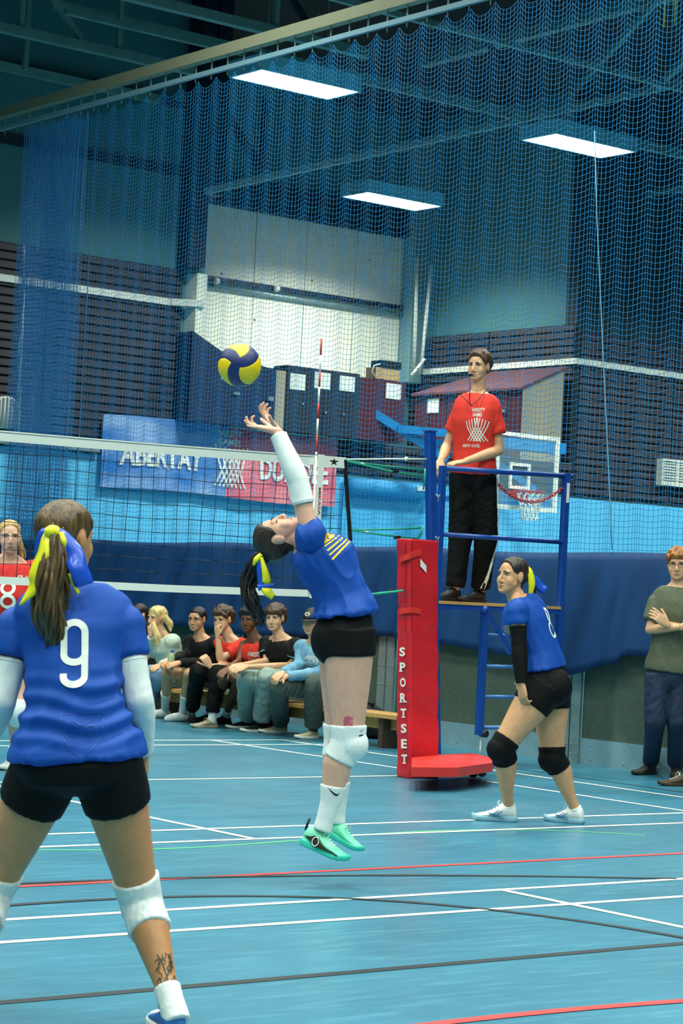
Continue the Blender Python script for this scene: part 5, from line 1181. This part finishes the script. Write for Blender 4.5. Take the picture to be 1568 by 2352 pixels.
# ---- number eight at the side
def player_eight():
    g = Fig(13.35, 'f', .98, 1.06); P = g.P
    g.setup(P(1250, 1580), P(1188, 1376), 108, 118, mid=[P(1240, 1505), P(1214, 1432)], shoulders=(P(1187, 1402, -.15), P(1206, 1398, .16)), hips=(P(1240, 1590, -.09), P(1262, 1590, .08)))
    g.neckb = g.neck; g.hs = 1.0; g.jaw = 1.14; g.head(P(1176, 1323), sv(-.80, .14, -.58), sv(.12, .98, .05))
    g.EL, g.WL, g.ER, g.WR = P(1192, 1488, -.18), P(1197, 1572, -.22), P(1212, 1480, .20), P(1200, 1540, .24)
    g.KL, g.KR = P(1152, 1716, -.14), P(1268, 1738, .05); hL, tL, hR, tR = at(1187, 1888, z=0), at(1090, 1894, z=0), at(1339, 1893, z=0), at(1267, 1887, z=0)
    tR = hR + g.dirv(112) * .255; tL = hL + g.dirv(86) * .275
    g.AL = hL + nrm(tL - hL) * .055 + np.array([0, 0, .085]); g.AR = hR + nrm(tR - hR) * .055 + np.array([0, 0, .085])
    g.base('person in blue jersey number 8 crouching with black arm sleeve and knee pads', (hL + hR) / 2)
    hd = [((g.WL, sv(.12, -1, -.05), sv(.75, .1, .6), 1), dict(curls=((25, 35, 30), (30, 40, 35), (30, 45, 35), (35, 45, 40)), spread=3, thumb=(35, 15))), ((g.WR, sv(-.1, -1, 0), sv(.5, 0, -.8), -1), dict(curl=(30, 35, 40, 45)))]
    def ex(mb):
        for dd in (-.07, .07): mb.ball(P(1268, 1578, dd), .112, 16, 12)
    g.body(SK_light, LIP, .007, .0038, .0035, hands=hd, legk=1.30, extra=ex, calfb=.016, armk=1.1); g.face(HR_dark, IR_d, look=(.3, .2))
    g.hair(*g.hvf, HR_dark, thick=.009, front=.074, side=.01, nape=-.08, rough=.002, seed=9, freq=60, straight=True)
    locks(g.root, [P(1208, 1312, .04), P(1218, 1330, .06), P(1222, 1350, .06), P(1220, 1375, .05)], [.02, .024, .022, .008], HR_dark, n=16, seed=7)
    ribbon(g.root, [P(1204, 1298, .0), P(1216, 1312, -.01), P(1221, 1340, -.015), P(1218, 1366, -.01)], [.014, .04, .048, .030], [sv(.2, .2, -1), sv(.5, .1, -1), sv(.4, 0, -1), sv(.4, 0, -1)], C_yel)
    ribbon(g.root, [P(1216, 1318, .03), P(1228, 1332, .04), P(1240, 1348, .05), P(1252, 1356, .05)], [.02, .05, .055, .05], sv(.1, .1, -1), C_blu)
    dots = MB(); rng = random.Random(2)
    for i in range(8): p = at(1160 + rng.uniform(-4, 24), 1298 + rng.uniform(-2, 14) + (16 if i > 6 else 0), d=13.2); h = BVHTree.FromPolygons([tuple(q) for q in g.hvf[0]], g.hvf[1]).ray_cast(V(p), V(_f)); dots.ball(np.array(h[0]) if h[0] else p, .0024, 6, 4)
    dots.build('face_paint_dots', mat('paint_red', '#7a2a24'), g.root, kind='stuff')
    sh = g.shirt(C_royal, hem=.20, top=.985, inflate=.014, sleeve=(.36, .006), flare=.012, amp=.012, seed=31, freq=17, voxel=.0085, axis=sv(.6, -.8, 0)); st_ = g.last; collar(g, C_yel, .060, .004, .010, parent=sh)
    n8 = [stroke(arc(0, .047, .026, .042, 0, 360, 20)[:-1], .016, True, 2), stroke(arc(0, -.045, .028, .046, 0, 360, 20)[:-1], .016, True, 2)]
    decal(st_, n8, P(1243, 1432, .0), sv(.55, -.12, .83), sv(-.17, .98, 0), M_white, sh, 'number')
    decal(st_, [stroke([(-.02, .012 * i), (.045, .012 * i + .022)], .004) for i in range(-2, 4)], P(1160, 1452, -.05), _r, sv(.1, 1, 0), MATS['print_yellow'], sh, 'chest_print')
    g.shorts(C_blk, t1=.26, top=.26, inflate=.012, leg=.008, legk=1.30, extra=lambda mb: [mb.ball(P(1268, 1578, q), .123, 16, 12) for q in (-.07, .07)])
    arm_sleeve(g, g.SL, g.EL, g.WL, C_blk, .42, .97, .008, 1.1); arm_sleeve(g, g.SR, g.ER, g.WR, C_blk, .42, .97, .008, 1.1)
    knee_pad(g, g.HL, g.KL, g.AL, C_blk); knee_pad(g, g.HR, g.KR, g.AR, C_blk)
    acc = mat('shoe_accent', '#3a7cae', rough=.5)
    for h, t, A_, K_ in ((hL, tL, g.AL, g.KL), (hR, tR, g.AR, g.KR)):
        s_ = g.shoe(g.root, h, t, (0, 0, 1), SH_white, mat('sole_grey_blue', '#7fb0c4', rough=.5), M_white, hi=.020, fat=1.18); pt = g.shoe_pt; sgn = 1 if (pt(.1, .05, .03) - pt(.1, -.05, .03)) @ _f < 0 else -1
        e = MB()
        for a, b in (((.10, .060), (.16, .030)), ((.125, .062), (.185, .030)), ((.19, .046), (.11, .034)), ((.18, .040), (.09, .026))): e.bar(pt(a[0], sgn * .046, a[1]), pt(b[0], sgn * .050, b[1]), .004, .004)
        e.build('side_stripes', acc, s_); g.cuff('sock', K_, A_, LEG_L, C_white, .005, .95, 1.1)
player_eight()

# ---- referee on the stand
def referee():
    pzz = S(1008, 1380)[2]; D0 = (at(1085, 1372, y=13.1) - CAM) @ _f; g = Fig(D0, 'm', 1.03); P = g.P
    g.setup(P(1086, 1092), P(1098, 902), 22, 28, mid=[P(1090, 1010)], shoulders=(P(1131, 944, -.06), P(1059, 948, .06)), hips=(P(1110, 1105, -.03), P(1064, 1105, .03)))
    g.neckb = g.neck; g.hs = 1.02; g.head(P(1100, 842, .0), sv(-.52, .06, -.85), sv(.06, 1, .02)); g.nr = 1.05
    g.EL, g.WL, g.ER, g.WR = P(1146, 1034, -.06), P(1068, 1060, -.30), P(1027, 1024, .10), P(1012, 1058, -.12)
    g.KL, g.KR = P(1116, 1235, -.05), P(1057, 1235, .01)
    hL = at(1112, 1370, y=13.14); hL[2] = pzz; hR = at(1056, 1368, y=13.16); hR[2] = pzz; dL, dR = g.dirv(42), g.dirv(50)
    g.AL, g.AR = hL + dL * .055 + np.array([0, 0, .09]), hR + dR * .055 + np.array([0, 0, .09])
    g.base('person in red printed T-shirt standing on the referee stand with a whistle', (hL + hR) / 2)
    rail = at(1046, 1077, y=12.85)
    wl = g.WL; D_ = nrm(rail + (0, 0, .03) - wl)
    hd = [((wl, sv(-.85, -.12, -.35), sv(-.15, -1, .15), 1), dict(curls=((15, 55, 80), (15, 60, 85), (18, 62, 88), (22, 65, 90)), spread=4, thumb=(35, 20))), ((g.WR, sv(-.25, -.7, -.6), sv(-.2, -.6, .6), -1), dict(curls=((40, 55, 40),) * 4, spread=3, thumb=(35, 20)))]
    g.body(SK_fair, LIPM, .008, .0045, .004, hands=hd, armk=1.15); g.face(HR_mid, IR_d, brow=1.5)
    g.hair(*g.hvf, HR_mid, thick=.016, front=.066, side=.0, nape=-.05, rough=.006, seed=12, top=1.7, ramp=.022)
    sh = g.shirt(C_redt, hem=.02, top=.985, inflate=.018, sleeve=(.58, .013), flare=.008, amp=.009, seed=41, freq=15, voxel=.009); st_ = g.last; collar(g, C_redt, .058, .012, .007, parent=sh)
    ck = P(1080, 980, -.3); rt = nrm(-np.cross((0, 0, 1), g.dirv(20))) ; rt = rt if rt @ _r > 0 else -rt; up = sv(.05, 1, 0); m = 1 / (F_PX / D0)
    decal(st_, [word('VARSITY', 31 * m, 9 * m, .0, 41 * m), word('GAMES', 22 * m, 9 * m, -.002, 30 * m)], ck, rt, up, M_white, sh, 'lettering'); decal(st_, [word('ABERTAY v DUNDEE', 42 * m, 7 * m, -.05, -41 * m, .012)], ck, rt, up, M_white, sh, 'lettering')
    em = []
    for i in range(5):
        a = -26 + 6.5 * i; em.append(stroke([((a) * m, (22 - 7 * (4 - i) * .35 + 4) * m), ((a + 3) * m, (2 - 2 * i * .2) * m), ((a + 12) * m, -14 * m), ((a + 22) * m, (-30 + abs(i - 2)) * m)], 2.2 * m)); a = 26 - 6.5 * i; em.append(stroke([((a) * m, (22 - 7 * (4 - i) * .35 + 4) * m), ((a - 4) * m, (4 - 2 * i * .2) * m), ((a - 12) * m, -12 * m), ((a - 22) * m, (-30 + abs(i - 2)) * m)], 2.2 * m))
    decal(st_, em, ck - up * .005, rt, up, M_white, sh, 'net_emblem')
    tr = g.trousers(C_blk, top=.12, inflate=.012, end=.93, r=(.112, .092, .082, .078, .074), seed=44, amp=.008); tt = g.last
    decal(tt, [stroke([(.0, .45), (.004, .15), (.0, -.1), (-.012, -.28), (-.02, -.48)], .026, False, 10)], P(1133, 1215, -.05), sv(.62, 0, .78), sv(-.03, 1, 0), M_white, tr, 'side_stripe')
    for h, d in ((hL, dL), (hR, dR)): g.shoe(g.root, h, h + d * .31, (0, 0, 1), SH_black, mat('sole_black', '#0d0d0f'), SH_black, hi=.02)
    mo = g.hp(0, .098, -.073); wh = empty('whistle', mo, 'black whistle in the mouth of the person on the stand, on a cord', 'whistle')
    w = MB(); w.tube([mo, mo + g.hF * .03], .007, 8); w.tube([mo + g.hF * .035 - g.hL * .009 - g.hU * .006, mo + g.hF * .035 + g.hL * .009 - g.hU * .006], .013, 14); w.build('barrel', mat('whistle_black', '#0c0c0e', rough=.25), wh)
    MB().tube([mo + g.hF * .045 - g.hU * .015, P(1079, 890, -.20), P(1078, 918, -.20), P(1082, 932, -.20), P(1098, 918, -.18), P(1113, 900, -.12), P(1121, 890, -.05)], .0035, 6).build('lanyard', M_black, wh); MB().tube([P(1082, 932, -.20), P(1066, 915, -.16), P(1058, 908, -.1)], .0035, 6).build('lanyard', M_black, wh)
referee()

# ---- onlooker with folded arms at the right edge
def onlooker():
    g = Fig(17.15, 'm', 1.03, .97); P = g.P
    g.setup(P(1534, 1548), P(1556, 1346), 12, mid=[P(1546, 1450)], shoulders=(P(1605, 1388, -.0), P(1508, 1386, .02)), hips=(P(1560, 1560), P(1510, 1560)))
    g.neckb = g.neck; g.head(P(1557, 1297), sv(-.25, .02, -.95), sv(.04, 1, 0))
    g.ER, g.WR, g.EL, g.WL = P(1491, 1446, -.04), P(1566, 1440, -.24), P(1620, 1452, -.04), P(1532, 1434, -.19)
    g.KR, g.KL = P(1504, 1655, -.03), P(1556, 1655, -.03); d1, d2 = g.dirv(35), g.dirv(-5)
    hR, hL = at(1502, 1778, z=0), at(1548, 1784, z=0); g.AR, g.AL = hR + d1 * .055 + np.array([0, 0, .09]), hL + d2 * .055 + np.array([0, 0, .09])
    g.base('person with auburn hair and glasses in olive T-shirt standing with folded arms', (hR + hL) / 2)
    hd = [((g.WR, sv(1, .1, .2), sv(.1, 0, 1), -1), dict(curl=(15, 20, 25, 25))), ((g.WL, sv(-.75, .6, -.1), sv(-.1, -.2, .95), 1), dict(curl=(20, 25, 25, 30), spread=3))]
    g.body(SK_fair, LIPM, .009, .0045, .004, hands=hd); g.face(HR_red, IR_b)
    g.hair(*g.hvf, HR_red, thick=.026, front=.040, side=-.012, nape=-.06, rough=.012, seed=15, top=1.1, ramp=.02); glasses(g)
    sh = g.shirt(CL('olive_tee', '#4d5540', col2='#5c644c', scale=60), hem=.03, top=.985, inflate=.02, sleeve=(.68, .022), flare=.014, amp=.009, seed=51, freq=14, voxel=.01); collar(g, mat('olive_dark', '#363d2c'), .064, 0, .008, parent=sh)
    g.trousers(CL('dark_jeans', '#12233a', col2='#1c3350', scale=20), top=.12, end=.95, seed=54, amp=.007)
    for h, d in ((hR, d1), (hL, d2)): g.shoe(g.root, h, h + d * .285, (0, 0, 1), CL('shoe_olive', '#34372a'), mat('sole_dark', '#2b2c24'), SH_black, hi=.02)
def glasses(g):
    mb = MB()
    for x in (-1, 1):
        c = (x * .032, .093, .0); mb.tube([g.hp(c[0] + .021 * math.cos(a), c[1] - .006 * abs(math.cos(a)) * (1 if x * math.cos(a) > 0 else 0), c[2] + .018 * math.sin(a)) for a in np.linspace(0, 2 * math.pi, 18, endpoint=False)], .0016, 5, closed=True); mb.tube([g.hp(x * .053, .086, .004), g.hp(x * .074, .03, .006), g.hp(x * .076, -.01, .004)], .0016, 5)
    mb.tube([g.hp(-.011, .094, .004), g.hp(0, .098, .006), g.hp(.011, .094, .004)], .0016, 5); mb.build('glasses', M_black, g.root)


# ---- opponent behind the net at the left edge
onlooker()
def opponent():
    g = Fig(15.0, 'f', 1.0, 1.05); P = g.P
    g.setup(P(20, 1535), P(20, 1290), -8, -12, mid=[P(20, 1420)], hips=(P(47, 1545), P(-6, 1545)))
    g.neckb = g.neck; g.head(P(22, 1234), sv(.22, .06, -.97), sv(0, 1, .05))
    g.EL, g.WL, g.ER, g.WR = P(92, 1400, .0), P(85, 1480, -.15), P(-48, 1400, .0), P(-40, 1480, -.15); g.KL, g.KR = P(43, 1628, -.12), P(-16, 1628, -.12)
    hL, hR = at(38, 1764, z=0), at(-22, 1764, z=0); d = g.dirv(25); g.AL, g.AR = hL + d * .055 + np.array([0, 0, .085]), hR + d * .055 + np.array([0, 0, .085])
    g.base('person in red jersey with fair hair behind the net at left', (hL + hR) / 2)
    hd = [((g.WL, sv(-.2, -1, -.3), sv(-1, 0, 0), 1), dict(curl=(30, 35, 40, 45))), ((g.WR, sv(.2, -1, -.3), sv(1, 0, 0), -1), dict(curl=(30, 35, 40, 45)))]
    g.body(SK_pale, LIP, .009, .0045, .004, hands=hd, legk=1.15); g.face(hairm('hair_fair', '#9c7a45', '#c8a868'), IR_b)
    g.hair(*g.hvf, MATS['hair_fair'], thick=.009, front=.070, side=.0, nape=-.075, rough=.002, seed=17, straight=True, freq=60); locks(g.root, [P(40, 1235, .10), P(50, 1265, .10), P(52, 1295, .09)], [.02, .02, .006], MATS['hair_fair'], n=12)
    sh = g.shirt(CL('jersey_red', '#cf2119'), hem=.08, top=.98, inflate=.016, sleeve=(.55, .018), amp=.008, seed=61, voxel=.01); st_ = g.last; collar(g, MATS['jersey_red'], .062, 0, .007, parent=sh)
    n8 = [stroke(arc(.0, .045, .04, .038, 0, 360, 20)[:-1], .022, True, 2), stroke(arc(.0, -.045, .042, .040, 0, 360, 20)[:-1], .022, True, 2)]
    decal(st_, n8, P(10, 1368, -.3), _r, _u, M_white, sh, 'number'); decal(st_, [stroke([(-.012, .012), (.012, .012), (.010, -.008), (0, -.014), (-.010, -.008)], .006, True, 3), stroke([(.03, .009), (.07, .009)], .002), stroke([(.03, .001), (.085, .001)], .002), stroke([(.03, -.007), (.075, -.007)], .002)], P(36, 1329, -.3), _r, _u, M_white, sh, 'crest')
    g.shorts(C_blk, t1=.25, legk=1.15, leg=.008); 
    for H_, K_, A_, h in ((g.HL, g.KL, g.AL, hL), (g.HR, g.KR, g.AR, hR)):
        knee_pad(g, H_, K_, A_, C_white); g.cuff('sock', K_, A_, LEG_L, C_white, .006, .80, 1.1); g.shoe(g.root, h, h + d * .26, (0, 0, 1), SH_white, SH_sole, SH_white)
opponent()
# ---- spectators on the bench, from left to right
def spectator(label, pel, neck, head, hdir, yaw, elb, wri, kne, heels, toeyaw, sex='m', size=1.0, sk=SK_fair, hair=None, top=None, legs=None, shoe=None, seed=1, hands=None, iris=IR_d, hs=1.0, nr=1.0, w=1.0, extra=None, brow=1.1, lip=None):
    b = at(pel[0], pel[1], x=12.27); D0 = (b - CAM) @ _f; g = Fig(D0, sex, size, w); P = lambda q: g.P(q[0], q[1], q[2] if len(q) > 2 else 0.0)
    g.setup(P(pel), P(neck), yaw, mid=[(P(pel) + P(neck)) / 2 + g.P(pel[0], pel[1], .03) - g.P(pel[0], pel[1], 0)], hw=.09)
    g.neckb = g.neck; g.hs = hs; g.nr = nr; g.head(P(head), hdir[0], hdir[1])
    g.EL, g.ER = P(elb[0]), P(elb[1]); g.WL, g.WR = P(wri[0]), P(wri[1]); g.KL, g.KR = P(kne[0]), P(kne[1])
    hl = [at(q[0], q[1], z=0) for q in heels]; dl = [g.dirv(a) for a in toeyaw]; g.AL, g.AR = (h + d * .055 + np.array([0, 0, .09]) for h, d in zip(hl, dl)); g.heels, g.toes = hl, dl
    g.base(label, np.array([b[0], b[1], 0]), 'spectators on the bench')
    dflt = lambda q, W_, E_: ((W_, nrm(W_ - E_) + sv(-.2, -.2, 0), sv(0, -.7, .7), 1 if q == 0 else -1), dict(curls=((35, 50, 35),) * 4, spread=3))
    hd = [dflt(0, g.WL, g.EL), dflt(1, g.WR, g.ER)]
    if hands:
        for i, a in hands.items(): hd[i] = (((g.WL, g.WR)[i], a[0], a[1], 1 if i == 0 else -1), dict(curls=((a[2], a[2] * 1.3, a[2]),) * 4, spread=3))
    g.body(sk, lip or (LIPM if sex == 'm' else LIP), .012, .0055, .005, hands=hd); 
    if hair is not None: g.face(hair.get('m'), iris, brow=brow); g.hair(*g.hvf, hair['m'], **{k: v for k, v in hair.items() if k != 'm'}, seed=seed, nphi=72, nth=48)
    if top: top(g)
    if legs: legs(g)
    if shoe: shoe(g)
    if extra: extra(g, P)
    return g
L45 = (sv(-.70, .05, -.70), sv(.03, 1, 0))
def tee(m, sleeve=.60, **k): return lambda g: (g.shirt(m, hem=-.02, inflate=.018, sleeve=(sleeve, .020), amp=.009, seed=int(g.D * 10), freq=15, voxel=.012, **k), collar(g, m, .062, 0, .007))
def sweat(m, **k): return lambda g: (g.shirt(m, hem=-.04, inflate=.028, full=.96, amp=.012, seed=int(g.D * 10), freq=14, voxel=.012, name='sweater', **k), collar(g, m, .064, 0, .011))
def pants(m, end=.95, **k): return lambda g: g.trousers(m, top=.1, end=end, amp=.014, freq=17, seed=int(g.D * 7), voxel=.012, **k)
def shoes(mu, ms, ml, socks=None, k=.275, low=.70, hi=0):
    def f(g):
        for h, d, K_, A_ in zip(g.heels, g.toes, (g.KL, g.KR), (g.AL, g.AR)):
            if mu is not None: g.shoe(g.root, h, h + d * k, (0, 0, 1), mu, ms, ml, hi=hi)
            if socks is not None: g.cuff('sock', K_, A_, LEG_L, socks, .006, low, 1.1, voxel=.008)
            if mu is None:   # stockinged feet
                mb = MB(); mb.tube([h + (0, 0, .045), h + d * .06 + (0, 0, .05), h + d * .15 + (0, 0, .042), h + d * .22 + (0, 0, .03), h + d * .25 + (0, 0, .022)], [.03, .045, .042, .034, .014], 12); g.garment('sock_foot', mb, socks, .008, amp=0)
    return f
C_sage = CL('sweater_sage', '#b9cdb6', col2='#cfdcc8', scale=30); C_jeans = CL('light_jeans', '#6f9cba'); C_char = CL('black_sweater', '#0a0b0c', spec=.25); C_olive = CL('shorts_olive', '#8a8a3a'); C_greyg = CL('trousers_grey', '#8fa39a'); C_dgrey = CL('trousers_dark', '#4a564e'); C_sky = CL('sweat_blue', '#5a93b4', col2='#7fb2c8', scale=12)
S_beige = CL('shoe_beige', '#a19c80'); S_cream = CL('shoe_cream', '#cfc9a0')
longh = lambda g, P, m, pts, r: locks(g.root, [P(q) for q in pts], r, m, n=16, seed=3)
spectator('person with dark hair and glasses half hidden behind number nine shoulder', (338, 1545), (322, 1452), (318, 1413), L45, 60, ((345, 1500, -.05), (308, 1500, .1)), ((312, 1535, -.25), (296, 1530, -.1)), ((290, 1545, -.26), (270, 1545, -.2)), ((298, 1648), (278, 1646)), (60, 70), 'f', .95, SK_fair, dict(m=HR_dark, thick=.014, front=.05, side=-.03, nape=-.09), tee(C_char), pants(C_jeans), shoes(SH_white, SH_sole, SH_white), 71, extra=lambda g, P: (glasses(g), longh(g, P, HR_dark, [(330, 1418, -.02), (333, 1440, -.05), (330, 1470, -.08)], [.03, .03, .01])))
spectator('person with long blonde hair in pale sage sweater, hand at the chin', (398, 1545), (376, 1462), (360, 1419), (sv(-.74, .02, -.66), sv(.08, 1, 0)), 62, ((398, 1520, -.10), (352, 1500, .05)), ((368, 1528, -.30), (346, 1460, -.14)), ((362, 1548, -.3), (348, 1546, -.2)), ((362, 1640), (346, 1636)), (65, 75), 'f', .98, SK_fair, dict(m=HR_blonde, thick=.014, front=.052, side=-.03, nape=-.09), sweat(C_sage), pants(C_jeans), shoes(SH_white, SH_sole, SH_white), 72, hands={1: (sv(.1, 1, 0), sv(.5, 0, .8), 40)}, iris=IR_b, extra=lambda g, P: (longh(g, P, HR_blonde, [(378, 1415, -.05), (388, 1432, -.06), (392, 1450, -.06)], [.035, .032, .012]), longh(g, P, HR_blonde, [(352, 1430, -.12), (360, 1460, -.2), (364, 1485, -.22)], [.022, .026, .01])))
def bottle(g, P):
    c = (g.WL + g.WR) / 2 + sv(-.03, .02, -.04); t = empty('water_bottle', c, 'clear plastic bottle with blue cap held by the person in black sweater', 'bottle')
    d = nrm(sv(.12, 1, 0)); MB().tube([c - d * .10, c - d * .09, c + d * .04, c + d * .065, c + d * .075], [.028, .031, .031, .018, .014], 14).build('body', mat('bottle_clear', '#a9b88a', rough=.15), t); MB().tube([c + d * .075, c + d * .10], .016, 12).build('cap', C_blu, t)
def bare_shorts(m): return lambda g: g.shorts(m, t1=.72, top=.12, leg=.022, amp=.006)
spectator('person with cropped black hair and glasses in black sweater holding a bottle', (498, 1555), (462, 1468), (453, 1422), (sv(-.45, .0, -.88), sv(.02, 1, 0)), 50, ((492, 1522, -.12), (428, 1505, .02)), ((410, 1523, -.36), (392, 1518, -.28)), ((432, 1546, -.32), (382, 1544, -.26)), ((430, 1658), (390, 1650)), (62, 70), 'm', .98, SK_light, dict(m=HR_black, thick=.008, front=.060, side=.0, nape=-.05, rough=.002, ramp=.02), sweat(C_char), bare_shorts(C_olive), shoes(None, None, None, C_white, low=.55), 73, extra=lambda g, P: (glasses(g), bottle(g, P)), hs=1.03)
spectator('person with curly brown hair in red T-shirt, fist at the mouth', (556, 1562), (530, 1470), (512, 1423), (sv(-.55, -.08, -.83), sv(-.02, 1, 0)), 55, ((505, 1515, -.2), (560, 1528, -.05)), ((500, 1462, -.20), (482, 1530, -.32)), ((500, 1546, -.32), (455, 1542, -.28)), ((498, 1672), (450, 1658)), (62, 68), 'm', 1.0, SK_fair, dict(m=HR_mid, thick=.030, front=.040, side=-.01, nape=-.055, rough=.016), tee(C_redt), pants(C_blk, .86), shoes(S_beige, S_beige, S_beige, C_white, low=.72), 74, hands={0: (sv(-.1, 1, .1), sv(.8, 0, .6), 75), 1: (sv(-.5, .8, -.1), sv(-.5, .3, .8), 55)})
def basket_jersey(g):
    g.shirt(C_redt, hem=-.02, top=.98, inflate=.016, sides='', amp=.008, seed=5, voxel=.012, name='vest'); st_ = g.last; decal(st_, [word('VARSITY', .15, .045, 0, .03, .02), word('GAMES', .12, .045, 0, -.03, .02)], g.P(582, 1514, -.35), _r, _u, M_white, g.root, 'vest_print')
spectator('person with dark curly hair in red sleeveless vest over bare arms', (616, 1566), (588, 1472), (572, 1424), (sv(-.40, .0, -.92), sv(.0, 1, 0)), 45, ((622, 1530, -.12), (548, 1520, .02)), ((560, 1542, -.34), (520, 1538, -.3)), ((548, 1552, -.32), (516, 1550, -.26)), ((530, 1664), (494, 1660)), (60, 68), 'm', .98, SK_dark, dict(m=HR_black, thick=.034, front=.045, side=-.02, nape=-.055, rough=.018, fscale=60), basket_jersey, bare_shorts(C_blk), shoes(SH_black, MATS['sole_black'], SH_black, C_white, low=.86), 75, lip=LIPD)
def teal_cuffs(g):
    tee(C_char, .62)(g); t = mat('cuff_teal', '#5fb0a4')
    for S_, E_ in ((g.SL, g.EL), (g.SR, g.ER)): g.cuff('sleeve_cuff', S_, E_, [(0, .052), (1, .050)], t, .025, .54, .61, amp=0, voxel=.008)
def three_stripes(g):
    shoes(SH_black, SH_sole, SH_black, SH_black, low=.8)(g)
spectator('person with brown fringe in dark jersey with teal sleeve cuffs and pale trousers', (672, 1572), (645, 1468), (632, 1420), (sv(-.38, .02, -.92), sv(-.02, 1, 0)), 42, ((668, 1530, -.12), (612, 1520, .02)), ((565, 1532, -.40), (552, 1528, -.36)), ((612, 1556, -.32), (566, 1556, -.28)), ((612, 1682), (580, 1674)), (60, 65), 'm', 1.02, SK_fair, dict(m=HR_mid, thick=.028, front=.030, side=-.03, nape=-.06, rough=.012), teal_cuffs, pants(C_greyg, .88, r=(.108, .086, .082, .084, .088)), three_stripes, 76)
def cap_on(g, P):
    cp = empty('baseball_cap', g.hp(0, 0, .09), 'black baseball cap with white emblem on the person in blue sweatshirt', 'cap')
    mb = MB(); v = []; n, m = 28, 9
    for i in range(m + 1):
        th = math.pi / 2 * i / m
        for j in range(n): a = 2 * math.pi * j / n; v.append(g.hp(.088 * math.cos(a) * math.sin(th), -.012 + .110 * math.sin(a) * math.sin(th), .028 + .098 * math.cos(th)))
    mb.add(v, [(i * n + j, (i + 1) * n + j, (i + 1) * n + (j + 1) % n, i * n + (j + 1) % n) for i in range(m) for j in range(n)], 0, True); o = mb.build('crown', SH_black, cp); o.modifiers.new('thick', 'SOLIDIFY').thickness = .003
    mb = MB(); v = []
    for i in range(13):
        a = math.radians(20 + 140 * i / 12)
        for q in (0, 1): v.append(g.hp(.086 * math.cos(a) * (1 + .02 * q), .0 + (.095 + .075 * q * math.sin(a) ** .6) * math.sin(a), .032 - .016 * q - .01 * abs(math.cos(a))))
    mb.add(v, [(2 * i, 2 * i + 1, 2 * i + 3, 2 * i + 2) for i in range(12)], 0, True); o = mb.build('peak', SH_black, cp); o.modifiers.new('thick', 'SOLIDIFY').thickness = .004
    em = MB()
    for i in range(6): a = i * math.pi / 3; em.ball(g.hp(.020 * math.cos(a), .092, .072 + .014 * math.sin(a)), .0085, 8, 5)
    em.build('emblem', M_white, cp)
def sky_top(g): sweat(C_sky)(g); decal(g.last, [stroke(arc(.0, .0, r, r * .7, 200, 520), .02) for r in (.03, .06)], g.P(713, 1522, -.35), _r, _u, mat('print_grey', '#c3d2d0'), g.root, 'chest_print')
spectator('person in black cap and washed blue sweatshirt with clasped hands', (758, 1582), (726, 1478), (716, 1428), (sv(-.42, -.02, -.9), sv(.0, 1, 0)), 42, ((742, 1545, -.12), (686, 1530, .02)), ((656, 1554, -.40), (648, 1546, -.38)), ((722, 1570, -.32), (640, 1574, -.36)), ((728, 1696), (656, 1684)), (45, 62), 'm', 1.0, SK_fair, dict(m=HR_mid, thick=.012, front=.05, side=-.035, nape=-.06, rough=.003), sky_top, pants(C_dgrey, .9, r=(.108, .086, .078, .076, .078)), shoes(S_cream, SH_sole, S_beige, SH_black, low=.85), 77, extra=cap_on)

# bags on the floor by the bench
def bag(name, c, r, m, label, cat, seed):
    mb = MB(); mb.ball(c + np.array([0, 0, r[2]]), r, 20, 14); mb.ball(c + np.array([0, r[1] * .2, r[2] * .75]), (r[0] * 1.05, r[1] * 1.05, r[2] * .75), 20, 14); v, f = remesh(mb, .012, 3); v = v + vnormals(v, f) * folds(v, .02, 14, seed)[:, None]; v[:, 2] = np.maximum(v[:, 2], c[2] + .002)
    t = empty(name, c, label, cat); mesh_obj('body', v, f, m, t); MB().tube([c + np.array([-.02, -.05, r[2] * 1.9]), c + np.array([-.03, -.09, r[2] * 2.15]), c + np.array([-.02, .05, r[2] * 2.15]), c + np.array([0, .09, r[2] * 1.85])], .012, 6).build('strap', M_black, t)
bag('backpack', at(842, 1697, z=0) + np.array([.1, .1, 0]), (.14, .2, .15), CL('bag_black', '#15171a'), 'black backpack lying on the floor against the steel posts', 'backpack', 3)
bag('holdall', at(690, 1662, z=0) + np.array([.25, 0, 0]), (.12, .2, .11), CL('bag_red', '#a3202c'), 'red bag under the bench beside grey trousers', 'bag', 4)
bag('shoe_bag', at(570, 1668, z=0) + np.array([.25, .05, 0]), (.12, .24, .12), CL('bag_dark', '#171922'), 'dark bag under the bench between the black trainers', 'bag', 5)

# one more spectator shoe at the frame edge, its wearer stands outside the picture
gs = Fig(17.2, 'm', 1.0); gs.pel = at(1560, 1790, z=0); gs.root = empty('trainer', at(1560, 1806, z=0), 'brown trainer with pale flash at the lower right frame edge beside the boots', 'shoe')
gs.shoe(gs.root, at(1590, 1806, z=0), at(1590, 1806, z=0) + gs.dirv(62) * .29, (0, 0, 1), CL('shoe_brown', '#4a3a22'), mat('sole_brown', '#3a2f1e'), SH_white, hi=.01, name='upper')
